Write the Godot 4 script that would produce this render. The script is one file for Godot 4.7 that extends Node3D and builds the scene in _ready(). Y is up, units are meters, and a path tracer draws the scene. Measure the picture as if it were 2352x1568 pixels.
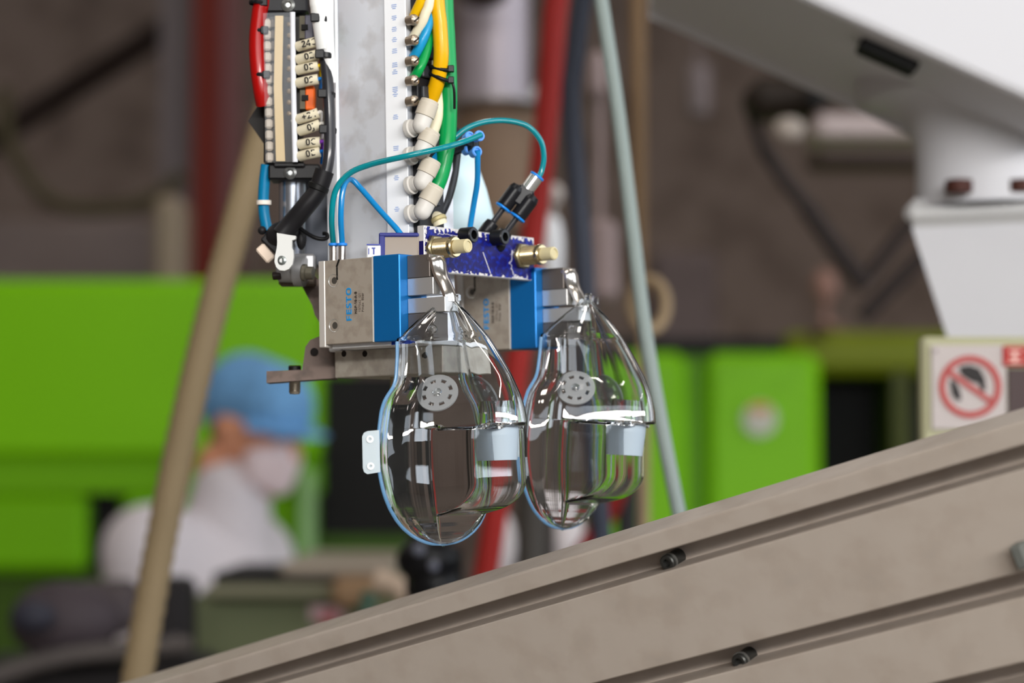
extends Node3D

const S := 5553.33          # pixels of the 2352x1568 frame per unit of tan(angle): 85 mm lens on a 24 mm high sensor
const EYE := Vector3(0, 1.4, 0)
const PITCH := 0.0546       # the camera looks up by 3.13 degrees
const FOCUS := 1.222

var cam_basis := Basis(Vector3.RIGHT, PITCH)
var used := {}
var mats := {}
var tool_basis: Basis       # x along the gripper axis, y up, z out of the gripper's logo face
var tool_origin: Vector3


func _ready() -> void:
	# ---- camera, sky, large lights, exposure -------------------------------------------------
	var cam := Camera3D.new()
	cam.name = "camera"
	cam.transform = Transform3D(cam_basis, EYE)
	cam.fov = rad_to_deg(2.0 * atan(12.0 / 85.0))
	cam.near = 0.05
	cam.far = 100.0
	var attr := CameraAttributesPhysical.new()
	attr.frustum_focal_length = 85.0
	attr.frustum_focus_distance = FOCUS
	attr.frustum_near = 0.05
	attr.frustum_far = 100.0
	attr.exposure_aperture = 5.6
	cam.attributes = attr
	add_child(cam)
	cam.current = true
	var env := Environment.new()
	env.background_mode = Environment.BG_COLOR
	env.background_color = Color(0.6, 0.68, 0.78)
	env.tonemap_mode = Environment.TONE_MAPPER_LINEAR
	env.tonemap_exposure = 1.0
	env.sdfgi_enabled = true
	env.ssao_enabled = true
	env.ssil_enabled = true
	var we := WorldEnvironment.new()
	we.name = "environment"
	we.environment = env
	add_child(we)
	hall_lights()

	tool_basis = Basis(Vector3(0, 0, 1), 0.017) * Basis(Vector3(0, 1, 0), -deg_to_rad(36.5))
	tool_origin = pt(919, 682, FOCUS)

	build_hall()
	build_work_lamps()
	build_machines()
	build_white_robot()
	build_pipes()
	build_person()
	build_clutter()
	build_rail()
	build_post()
	build_grippers()
	build_plate()
	build_masks()
	build_manifold()
	build_terminals()
	build_swivel()
	build_tubes()


# ================================================================ helpers
func pt(px: float, py: float, d: float) -> Vector3:
	return EYE + cam_basis * Vector3((px - 1176.0) / S * d, (784.0 - py) / S * d, -d)


func tl(x: float, y: float, z: float) -> Vector3:      # tool frame, millimetres
	return tool_origin + tool_basis * (Vector3(x, y, z) * 0.001)


# the point of the tool frame's plane z = c (or x = c), in millimetres, seen at a pixel
func on_z(px: float, py: float, c: float) -> Vector3:
	return on_plane(px, py, tool_basis.z, c)


func on_x(px: float, py: float, c: float) -> Vector3:
	return on_plane(px, py, tool_basis.x, c)


func on_plane(px: float, py: float, n: Vector3, c: float) -> Vector3:
	var d := pt(px, py, 1.0) - EYE
	var o := tool_origin + n * c * 0.001
	var t := (o - EYE).dot(n) / d.dot(n)
	return EYE + d * t


func to_tool(p: Vector3) -> Vector3:
	return tool_basis.inverse() * (p - tool_origin) * 1000.0


func numbered(called: String) -> String:
	if not used.has(called):
		used[called] = 0
		return called
	used[called] += 1
	return "%s_%03d" % [called, used[called]]


func tag(o: Node, label: String, category: String, group := "") -> Node:
	o.set_meta("label", label)
	o.set_meta("category", category)
	if group:
		o.set_meta("group", group)
	return o


func thing(called: String, label: String, category: String, at: Vector3, group := "") -> Node3D:
	var o := Node3D.new()
	o.name = numbered(called)
	add_child(o)
	o.position = at
	tag(o, label, category, group)
	return o


func copy_of(root: Node3D, label: String, t: Transform3D) -> Node3D:
	var r: Node3D = root.duplicate()
	r.name = numbered(str(root.name).rstrip("0123456789").trim_suffix("_"))
	add_child(r)
	r.transform = t
	r.set_meta("label", label)
	return r


func part(root: Node3D, called: String, b: MB, m: Material, label := "") -> MeshInstance3D:
	var o := MeshInstance3D.new()
	o.name = called
	o.mesh = b.mesh()
	o.material_override = m
	root.add_child(o, true)
	if label:
		o.set_meta("label", label)
	return o


# a thing that is one mesh
func solid(called: String, label: String, category: String, at: Vector3, b: MB, m: Material, group := "") -> MeshInstance3D:
	var o := MeshInstance3D.new()
	o.name = numbered(called)
	o.mesh = b.mesh()
	o.material_override = m
	o.position = at
	add_child(o)
	tag(o, label, category, group)
	return o


func struct(called: String, b: MB, m: Material) -> MeshInstance3D:
	var o := MeshInstance3D.new()
	o.name = called
	o.mesh = b.mesh()
	o.material_override = m
	add_child(o, true)
	o.set_meta("kind", "structure")
	return o


func C(r: int, g: int, b: int) -> Color:
	return Color(r / 255.0, g / 255.0, b / 255.0)


func mat(c: Color, rough := 0.5, metal := 0.0, coat := 0.0) -> StandardMaterial3D:
	var key := "%s %f %f %f" % [c, rough, metal, coat]
	if not mats.has(key):
		var m := StandardMaterial3D.new()
		m.albedo_color = c
		m.roughness = rough
		m.metallic = metal
		if metal < 0.05:
			m.metallic_specular = 0.3
		if coat > 0:
			m.clearcoat_enabled = true
			m.clearcoat = coat
			m.clearcoat_roughness = 0.1
		mats[key] = m
	return mats[key]


# a surface mottled with wear: a noise ramp that stays with the thing
func worn(c: Color, dark: float, scale: float, rough: float, metal: float, seed_: int, freq := 0.02, relief := 0.0) -> StandardMaterial3D:
	var m := StandardMaterial3D.new()
	m.albedo_color = c
	m.roughness = rough
	m.metallic = metal
	var n := FastNoiseLite.new()
	n.seed = seed_
	n.frequency = freq
	n.fractal_octaves = 5
	var t := NoiseTexture2D.new()
	t.width = 512
	t.height = 512
	t.seamless = true
	t.noise = n
	var g := Gradient.new()
	g.offsets = PackedFloat32Array([0.0, 0.3, 0.55, 1.0])
	g.colors = PackedColorArray([Color(dark, dark, dark), Color(0.5 + dark / 2, 0.49 + dark / 2, 0.48 + dark / 2), Color.WHITE, Color.WHITE])
	t.color_ramp = g
	m.albedo_texture = t
	m.uv1_triplanar = true
	m.uv1_scale = Vector3.ONE * scale
	if relief > 0:
		m.heightmap_enabled = true
		m.heightmap_texture = t
		m.heightmap_scale = relief
	return m


func glow(c: Color, e: float) -> StandardMaterial3D:
	var m := StandardMaterial3D.new()
	m.albedo_color = Color(0.8, 0.8, 0.8)
	m.emission_enabled = true
	m.emission = c
	m.emission_energy_multiplier = e
	return m


func clear_plastic() -> StandardMaterial3D:
	if not mats.has("clear"):
		var m := StandardMaterial3D.new()
		m.albedo_color = Color(0.985, 0.995, 1.0, 0.0)
		m.roughness = 0.0
		m.refraction_enabled = true
		m.refraction_scale = 0.049
		mats["clear"] = m
	return mats["clear"]


func frosted(c: Color, a: float, rough := 0.4) -> StandardMaterial3D:
	var m := StandardMaterial3D.new()
	m.albedo_color = Color(c.r, c.g, c.b, a)
	m.transparency = BaseMaterial3D.TRANSPARENCY_ALPHA
	m.roughness = rough
	return m


func lettering(root: Node3D, called: String, text: String, height: float, t: Transform3D, m: Material, bold := false) -> void:
	var tm := TextMesh.new()
	var f := SystemFont.new()
	f.font_names = PackedStringArray(["Droid Sans"])
	if bold:
		f.font_weight = 700
	tm.font = f
	tm.text = text
	tm.font_size = 64
	tm.pixel_size = 0.01
	tm.depth = 0.04
	var o := MeshInstance3D.new()
	o.name = called
	o.mesh = tm
	o.material_override = m
	t.basis = t.basis * Basis.from_scale(Vector3.ONE * height / 0.46)
	o.transform = t
	root.add_child(o, true)


# collects faces; front sides follow the normals that are given
class MB:
	var v := PackedVector3Array()
	var n := PackedVector3Array()
	var uv := PackedVector2Array()
	var off := Vector3.ZERO
	var inv := Basis()

	func _init(at := Vector3.ZERO, basis := Basis()) -> void:
		off = at
		inv = basis.inverse()

	func mesh() -> ArrayMesh:
		var a := []
		a.resize(Mesh.ARRAY_MAX)
		var vv := PackedVector3Array()
		var nn := PackedVector3Array()
		vv.resize(v.size())
		nn.resize(n.size())
		for i in v.size():
			vv[i] = inv * (v[i] - off)
			nn[i] = inv * n[i]
		a[Mesh.ARRAY_VERTEX] = vv
		a[Mesh.ARRAY_NORMAL] = nn
		a[Mesh.ARRAY_TEX_UV] = uv
		var m := ArrayMesh.new()
		m.add_surface_from_arrays(Mesh.PRIMITIVE_TRIANGLES, a)
		return m

	func tri(a: Vector3, b: Vector3, c: Vector3, na: Vector3, nb: Vector3, nc: Vector3, ua := Vector2(), ub := Vector2(), uc := Vector2()) -> void:
		var f := (b - a).cross(c - a)
		if f.length_squared() < 1e-22:
			return
		if f.dot(na + nb + nc) > 0:
			v.append_array([a, c, b])
			n.append_array([na, nc, nb])
			uv.append_array([ua, uc, ub])
		else:
			v.append_array([a, b, c])
			n.append_array([na, nb, nc])
			uv.append_array([ua, ub, uc])

	func flat(a: Vector3, b: Vector3, c: Vector3, out: Vector3) -> void:
		var f := (b - a).cross(c - a).normalized()
		if f.dot(out) < 0:
			f = -f
		tri(a, b, c, f, f, f)

	func quad(a: Vector3, b: Vector3, c: Vector3, d: Vector3, out: Vector3) -> void:
		flat(a, b, c, out)
		flat(a, c, d, out)

	func quad_uv(a: Vector3, b: Vector3, c: Vector3, d: Vector3, out: Vector3) -> void:
		var k := out.normalized()
		tri(a, b, c, k, k, k, Vector2(0, 0), Vector2(1, 0), Vector2(1, 1))
		tri(a, c, d, k, k, k, Vector2(0, 0), Vector2(1, 1), Vector2(0, 1))

	# a box with chamfered edges
	func box(c: Vector3, size: Vector3, bs := Basis(), ch := 0.0) -> MB:
		var h := size / 2
		ch = minf(ch, minf(h.x, minf(h.y, h.z)) * 0.9)
		var hex := func(sx: float, sy: float, sz: float) -> Array:
			return [c + bs * Vector3(sx * h.x, sy * (h.y - ch), sz * (h.z - ch)), c + bs * Vector3(sx * (h.x - ch), sy * h.y, sz * (h.z - ch)), c + bs * Vector3(sx * (h.x - ch), sy * (h.y - ch), sz * h.z)]
		var p := {}
		for sx in [-1, 1]:
			for sy in [-1, 1]:
				for sz in [-1, 1]:
					p[Vector3i(sx, sy, sz)] = hex.call(float(sx), float(sy), float(sz))
		for ax in 3:
			for s in [-1, 1]:
				var k := []
				for q in [[-1, -1], [1, -1], [1, 1], [-1, 1]]:
					var w := Vector3i()
					w[ax] = s
					w[(ax + 1) % 3] = q[0]
					w[(ax + 2) % 3] = q[1]
					k.append(p[w][ax])
				var o := Vector3()
				o[ax] = s
				quad(k[0], k[1], k[2], k[3], bs * o)
		if ch > 0:
			for ax in 3:
				var b1 := (ax + 1) % 3
				var b2 := (ax + 2) % 3
				for s in [-1, 1]:
					for r in [-1, 1]:
						var w0 := Vector3i()
						w0[ax] = -1
						w0[b1] = s
						w0[b2] = r
						var w1 := w0
						w1[ax] = 1
						var o := Vector3()
						o[b1] = s
						o[b2] = r
						quad(p[w0][b1], p[w1][b1], p[w1][b2], p[w0][b2], bs * o)
			for w in p:
				flat(p[w][0], p[w][1], p[w][2], bs * Vector3(w))
		return self

	# eight corners: four below, four above, in the same order
	func hexa(q: Array) -> MB:
		var mid := Vector3()
		for x in q:
			mid += x / 8.0
		for f in [[0, 1, 2, 3], [4, 5, 6, 7], [0, 1, 5, 4], [1, 2, 6, 5], [2, 3, 7, 6], [3, 0, 4, 7]]:
			var cc: Vector3 = (q[f[0]] + q[f[1]] + q[f[2]] + q[f[3]]) / 4
			quad(q[f[0]], q[f[1]], q[f[2]], q[f[3]], cc - mid)
		return self

	static func curve(p: Array, sub: int) -> Array:
		var o := []
		var m := p.size()
		for i in m - 1:
			var a: Vector3 = p[maxi(i - 1, 0)]
			var b: Vector3 = p[i]
			var c: Vector3 = p[i + 1]
			var d: Vector3 = p[mini(i + 2, m - 1)]
			for k in sub:
				o.append(b.cubic_interpolate(c, a, d, float(k) / sub))
		o.append(p[m - 1])
		return o

	# a swept tube through points; r is a radius or a list of radii, one per swept ring
	func tube(p: Array, r: Variant, seg := 12, sub := 6, caps := true) -> MB:
		var q := curve(p, sub) if sub > 1 else p
		var m := q.size()
		var side := Vector3()
		var rings := []
		var dirs := []
		for i in m:
			var t: Vector3 = (q[mini(i + 1, m - 1)] - q[maxi(i - 1, 0)]).normalized()
			if i == 0:
				side = t.cross(Vector3.UP if absf(t.y) < 0.9 else Vector3.RIGHT).normalized()
			else:
				side = (side - t * side.dot(t)).normalized()
			var up := t.cross(side)
			var rr: float = r[i] if r is Array else r
			var ring := []
			for k in seg:
				var a := TAU * k / seg
				ring.append([q[i], (side * cos(a) + up * sin(a)), rr])
			rings.append(ring)
			dirs.append(t)
		for i in m - 1:
			for k in seg:
				var a = rings[i][k]
				var b = rings[i][(k + 1) % seg]
				var c = rings[i + 1][(k + 1) % seg]
				var d = rings[i + 1][k]
				var pa: Vector3 = a[0] + a[1] * a[2]
				var pb: Vector3 = b[0] + b[1] * b[2]
				var pc: Vector3 = c[0] + c[1] * c[2]
				var pd: Vector3 = d[0] + d[1] * d[2]
				tri(pa, pb, pc, a[1], b[1], c[1])
				tri(pa, pc, pd, a[1], c[1], d[1])
		if caps:
			for e in [0, m - 1]:
				var o: Vector3 = dirs[e] * (-1.0 if e == 0 else 1.0)
				for k in seg:
					var a = rings[e][k]
					var b = rings[e][(k + 1) % seg]
					tri(q[e], a[0] + a[1] * a[2], b[0] + b[1] * b[2], o, o, o)
		return self

	# turned shape: profile of (radius, height) along an axis from a point
	func lathe(o: Vector3, axis: Vector3, prof: Array, seg := 20, smooth := false, arc := TAU) -> MB:
		axis = axis.normalized()
		var x := axis.cross(Vector3.UP if absf(axis.y) < 0.9 else Vector3.RIGHT).normalized()
		var y := axis.cross(x)
		var m := prof.size()
		var nn := []
		for i in m:
			var d: Vector2 = prof[mini(i + 1, m - 1)] - prof[maxi(i - 1, 0)]
			nn.append(Vector2(d.y, -d.x).normalized())
		for i in m - 1:
			var p: Vector2 = prof[i]
			var q: Vector2 = prof[i + 1]
			var e := q - p
			if e.length() < 1e-9:
				continue
			var fl := Vector2(e.y, -e.x).normalized()
			var np: Vector2 = nn[i] if smooth else fl
			var nq: Vector2 = nn[i + 1] if smooth else fl
			for k in seg:
				var a := arc * k / seg
				var b := arc * (k + 1) / seg
				var ra := x * cos(a) + y * sin(a)
				var rb := x * cos(b) + y * sin(b)
				var A := o + ra * p.x + axis * p.y
				var B := o + rb * p.x + axis * p.y
				var Cc := o + rb * q.x + axis * q.y
				var D := o + ra * q.x + axis * q.y
				tri(A, B, Cc, ra * np.x + axis * np.y, rb * np.x + axis * np.y, rb * nq.x + axis * nq.y)
				tri(A, Cc, D, ra * np.x + axis * np.y, rb * nq.x + axis * nq.y, ra * nq.x + axis * nq.y)
		return self

	func cyl(a: Vector3, b: Vector3, r: float, seg := 16, ch := 0.0) -> MB:
		var l := a.distance_to(b)
		return lathe(a, b - a, [Vector2(0, 0), Vector2(r - ch, 0), Vector2(r, ch), Vector2(r, l - ch), Vector2(r - ch, l), Vector2(0, l)], seg)

	func hexagon(a: Vector3, b: Vector3, r: float) -> MB:
		return cyl(a, b, r, 6, r * 0.06)

	func ball(c: Vector3, r: Vector3, bs := Basis(), seg := 20) -> MB:
		for i in seg / 2:
			for k in seg:
				var q := []
				for w in [[i, k], [i, k + 1], [i + 1, k + 1], [i + 1, k]]:
					var th: float = PI * w[0] / (seg / 2)
					var ph: float = TAU * w[1] / seg
					var u := Vector3(sin(th) * cos(ph), cos(th), sin(th) * sin(ph))
					q.append([c + bs * (u * r), (bs * (u / r)).normalized()])
				tri(q[0][0], q[1][0], q[2][0], q[0][1], q[1][1], q[2][1])
				tri(q[0][0], q[2][0], q[3][0], q[0][1], q[2][1], q[3][1])
		return self

	# an outline in the x-y plane of t, with thickness along z from 0 to depth
	func extrude(poly: PackedVector2Array, t: Transform3D, depth: float) -> MB:
		var ix := Geometry2D.triangulate_polygon(poly)
		for z in [0.0, depth]:
			var o: Vector3 = t.basis.z * (-1.0 if z == 0.0 else 1.0) * signf(depth)
			for i in range(0, ix.size(), 3):
				flat(t * Vector3(poly[ix[i]].x, poly[ix[i]].y, z), t * Vector3(poly[ix[i + 1]].x, poly[ix[i + 1]].y, z), t * Vector3(poly[ix[i + 2]].x, poly[ix[i + 2]].y, z), o)
		var ccw := not Geometry2D.is_polygon_clockwise(poly)
		for i in poly.size():
			var a := poly[i]
			var b := poly[(i + 1) % poly.size()]
			var e := b - a
			var o2 := Vector2(e.y, -e.x) * (1.0 if ccw else -1.0)
			quad(t * Vector3(a.x, a.y, 0), t * Vector3(b.x, b.y, 0), t * Vector3(b.x, b.y, depth), t * Vector3(a.x, a.y, depth), t.basis * Vector3(o2.x, o2.y, 0))
		return self


# ================================================================ lights and hall
func area(called: String, at: Vector3, towards: Vector3, size: Vector2, energy: float, c: Color) -> void:
	var l := AreaLight3D.new()
	l.name = called
	l.area_size = size
	l.area_normalize_energy = true
	l.area_range = 40.0
	l.light_energy = energy
	l.light_color = c
	l.shadow_enabled = true
	add_child(l, true)
	l.transform = Transform3D(Basis.looking_at(towards, Vector3.UP if absf(towards.y) < 0.9 else Vector3.FORWARD), at)


const WORK_LAMPS := [[Vector3(1.15, 2.1, 1.2), 4.4, "long work lamp hanging to the right of the camera"], [Vector3(0.1, 2.2, 1.7), 4.5, "long work lamp hanging behind the camera"]]


func hall_lights() -> void:
	# daylight from the tall windows in the right wall and behind the camera
	for k in 3:
		area("window_light", Vector3(5.84, 3.2, 3.6 - 3.2 * k), Vector3(-1, 0, 0), Vector2(2.4, 2.6), [8.0, 6.5, 5.0][k], Color(0.93, 0.96, 1.0))
	area("window_light", Vector3(1.5, 3.2, 5.84), Vector3(0, 0, -1), Vector2(5.0, 2.6), 3.0, Color(0.95, 0.97, 1.0))
	# rows of tube lamps under the ceiling
	for r in 3:
		for k in 5:
			area("lamp_light", Vector3(-4.0 + 3.6 * r, 5.06, 3.2 - 3.2 * k), Vector3(0, -1, 0), Vector2(0.16, 1.5), 2.0 if k < 2 else 1.2, Color(1.0, 0.97, 0.93))
	for q in WORK_LAMPS:
		area("lamp_light", q[0] + (Vector3(0.15, 1.42, -1.4) - q[0]).normalized() * 0.045, Vector3(0.15, 1.42, -1.4) - q[0], Vector2(1.2, 0.14), q[1], Color(1.0, 0.985, 0.965))


func build_hall() -> void:
	var wallm := worn(C(154, 135, 125), 0.8, 0.3, 0.9, 0.0, 3)
	var b := MB.new()
	b.box(Vector3(-1, -0.1, -4), Vector3(14.4, 0.2, 20.4))
	struct("floor", b, worn(C(124, 117, 107), 0.7, 0.4, 0.6, 0.0, 5))
	b = MB.new()
	b.box(Vector3(-1, 6.1, -4), Vector3(14.4, 0.2, 20.4))
	struct("ceiling", b, mat(C(150, 146, 140), 0.9))
	b = MB.new()
	b.box(Vector3(-1, 3, -14.1), Vector3(14, 6, 0.2))
	struct("wall_back", b, wallm)
	b = MB.new()
	b.box(Vector3(-8.1, 3, -4), Vector3(0.2, 6, 20.4))
	struct("wall_left", b, wallm)
	# right wall and the wall behind the camera, each with window openings filled by lit frosted panes
	var wm := mat(C(170, 168, 162), 0.9)
	var pane := glow(Color(0.9, 0.95, 1.0), 2.0)
	b = MB.new()
	b.box(Vector3(6.1, 0.95, -4), Vector3(0.2, 1.9, 20.4))
	b.box(Vector3(6.1, 5.25, -4), Vector3(0.2, 1.5, 20.4))
	for q in [[4.8, 6.2], [1.6, 2.4], [-1.6, -0.8], [-14.2, -4.0]]:
		b.box(Vector3(6.1, 3.2, (q[0] + q[1]) / 2.0), Vector3(0.2, 2.6, q[1] - q[0]))
	struct("wall_right", b, wm)
	b = MB.new()
	b.box(Vector3(-1, 0.95, 6.1), Vector3(14.0, 1.9, 0.2))
	b.box(Vector3(-1, 5.25, 6.1), Vector3(14.0, 1.5, 0.2))
	b.box(Vector3(-4.5, 3.2, 6.1), Vector3(7.0, 2.6, 0.2))
	b.box(Vector3(5.0, 3.2, 6.1), Vector3(2.0, 2.6, 0.2))
	struct("wall_front", b, wm)
	for k in 3:
		b = MB.new()
		b.box(Vector3(6.1, 3.2, 3.6 - 3.2 * k), Vector3(0.06, 2.6, 2.4))
		struct("window_%d" % (k + 1), b, pane)
	b = MB.new()
	b.box(Vector3(1.5, 3.2, 6.1), Vector3(5.0, 2.6, 0.06))
	struct("window_4", b, pane)
	var lampm := glow(Color(1.0, 0.97, 0.93), 4.0)
	var tray := mat(C(220, 220, 220), 0.6)
	for r in 3:
		for k in 5:
			var at := Vector3(-4.0 + 3.6 * r, 5.1, 3.2 - 3.2 * k)
			var t := thing("ceiling_lamp", "long white tube lamp under the hall ceiling, %s of the %s row" % [["first", "second", "third", "fourth", "last"][k], ["left", "middle", "right"][r]], "lamp", at, "tube lamps under the ceiling")
			b = MB.new(at)
			b.box(at, Vector3(0.12, 0.05, 1.5))
			part(t, "lamp_tube", b, lampm)
			b = MB.new(at)
			b.box(at + Vector3(0, 0.05, 0), Vector3(0.22, 0.05, 1.6), Basis(), 0.01)
			part(t, "housing", b, tray)
			b = MB.new(at)
			for s in [-0.6, 0.6]:
				b.cyl(at + Vector3(0, 0.07, s), at + Vector3(0, 0.9, s), 0.006, 6)
			part(t, "hanger", b, tray)


func build_work_lamps() -> void:
	for q in WORK_LAMPS:
		var at: Vector3 = q[0]
		var bs := Basis.looking_at(Vector3(0.15, 1.42, -1.4) - at)
		var t := thing("work_lamp", q[2], "lamp", at)
		var b := MB.new(at)
		b.box(at, Vector3(1.2, 0.12, 0.03), bs, 0.005)
		part(t, "lamp_tube", b, glow(Color(1.0, 0.985, 0.965), 5.0))
		b = MB.new(at)
		b.box(at + bs.z * 0.03, Vector3(1.3, 0.2, 0.03), bs, 0.005)
		part(t, "reflector", b, mat(C(220, 220, 220), 0.6))
		b = MB.new(at)
		for k in [-0.5, 0.5]:
			b.cyl(at + bs * Vector3(k, 0, 0.04), Vector3((at + bs * Vector3(k, 0, 0.04)).x, 6.0, (at + bs * Vector3(k, 0, 0.04)).z), 0.005, 6)
		part(t, "hanger", b, mat(C(120, 120, 120), 0.6))


# a block given by the pixels of its front face and its distance, with depth behind it
func block(b: MB, x0: float, y0: float, x1: float, y1: float, d: float, deep: float, ch := 0.0) -> MB:
	var p := pt(x0, y0, d)
	var q := pt(x1, y1, d)
	var c := (p + q) / 2 + Vector3(0, 0, -deep / 2)
	return b.box(c, Vector3(absf(q.x - p.x), absf(q.y - p.y), deep), Basis(), ch)


func rod(b: MB, pts: Array, px_r: float, seg := 14, sub := 6) -> MB:
	var q := []
	for p in pts:
		q.append(pt(p[0], p[1], p[2]))
	return b.tube(q, px_r * pts[0][2] / S, seg, sub)


# ================================================================ machines behind
func build_machines() -> void:
	var green := mat(C(122, 192, 0), 0.42)
	var green2 := mat(C(108, 172, 0), 0.42)
	var black := mat(C(22, 20, 20), 0.55)
	var olive := mat(C(112, 122, 18), 0.5)
	# left moulding machine
	var at := pt(300, 1568, 5.4)
	at.y = 0
	var t := thing("molding_machine", "lime green machine housing behind the masked worker", "machine", at)
	var b := MB.new(at)
	block(b, -700, 640, 735, 1056, 5.4, 1.2, 0.02)
	part(t, "upper_panel", b, green)
	b = MB.new(at)
	block(b, -700, 1054, 735, 1132, 5.41, 1.1)
	part(t, "recessed_band", b, mat(C(106, 168, 0), 0.5))
	b = MB.new(at)
	block(b, -700, 1130, 195, 1316, 5.4, 1.2, 0.02)
	part(t, "lower_panel", b, green2)
	b = MB.new(at)
	block(b, 275, 1130, 722, 1320, 5.4, 1.2, 0.02)
	part(t, "lower_panel", b, green2)
	b = MB.new(at)
	block(b, 190, 1130, 280, 1400, 5.5, 0.8)
	part(t, "gap", b, black, "black gap between the lower green panels")
	b = MB.new(at)
	block(b, 734, 860, 950, 1236, 5.5, 0.9)
	part(t, "guard_opening", b, black, "black opening of the machine guard")
	b = MB.new(at)
	block(b, 722, 1232, 950, 1300, 5.42, 1.0)
	part(t, "sill", b, mat(C(62, 92, 24), 0.5), "dark green sill")
	b = MB.new(at)
	var p := pt(-700, 1312, 5.4)
	var q := pt(950, 1312, 5.4)
	b.box(Vector3((p.x + q.x) / 2, p.y / 2, p.z - 0.55), Vector3(q.x - p.x, p.y, 1.0))
	part(t, "plinth", b, mat(C(60, 84, 22), 0.6), "dark green plinth")
	b = MB.new(at)
	block(b, 690, 1080, 722, 1300, 5.36, 0.03)
	part(t, "warning_plate", b, mat(C(150, 190, 130), 0.5), "pale plate at the corner")

	# right moulding machine
	at = pt(1800, 1200, 5.2)
	at.y = 0
	t = thing("molding_machine", "lime green cabinet with a black opening behind the sloping rail", "machine", at)
	b = MB.new(at)
	block(b, 1380, 808, 1580, 1300, 5.2, 1.0, 0.02)
	part(t, "door", b, green)
	b = MB.new(at)
	block(b, 1578, 808, 1625, 1300, 5.26, 0.9)
	part(t, "joint", b, green2, "recessed joint between the doors")
	b = MB.new(at)
	block(b, 1623, 808, 1886, 1300, 5.2, 1.0, 0.02)
	part(t, "door", b, green)
	b = MB.new(at)
	block(b, 1380, 776, 1800, 812, 5.24, 0.8)
	part(t, "top_seam", b, black, "black seam along the top")
	b = MB.new(at)
	block(b, 1800, 760, 2300, 858, 5.25, 0.9, 0.02)
	part(t, "frame_beam", b, olive, "olive frame beam")
	b = MB.new(at)
	block(b, 2052, 850, 2092, 1300, 5.25, 0.9)
	part(t, "frame_post", b, mat(C(66, 72, 22), 0.5), "dark olive post")
	b = MB.new(at)
	block(b, 1886, 850, 2300, 1300, 5.5, 0.6)
	part(t, "guard_opening", b, mat(C(8, 8, 9), 0.6), "black opening of the cabinet")
	b = MB.new(at)
	p = pt(1380, 1296, 5.2)
	q = pt(2300, 1296, 5.2)
	b.box(Vector3((p.x + q.x) / 2, p.y / 2, p.z - 0.5), Vector3(q.x - p.x, p.y, 0.9))
	part(t, "plinth", b, green2)
	b = MB.new(at)
	b.cyl(pt(1746, 962, 5.2), pt(1746, 962, 5.19), 0.036, 24)
	var st := part(t, "sticker", b, mat(C(205, 205, 190), 0.5), "round white and orange sticker")
	b = MB.new(at)
	block(b, 1724, 928, 1768, 946, 5.188, 0.004)
	part(st, "sticker_print", b, mat(C(220, 150, 90), 0.5))


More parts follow.
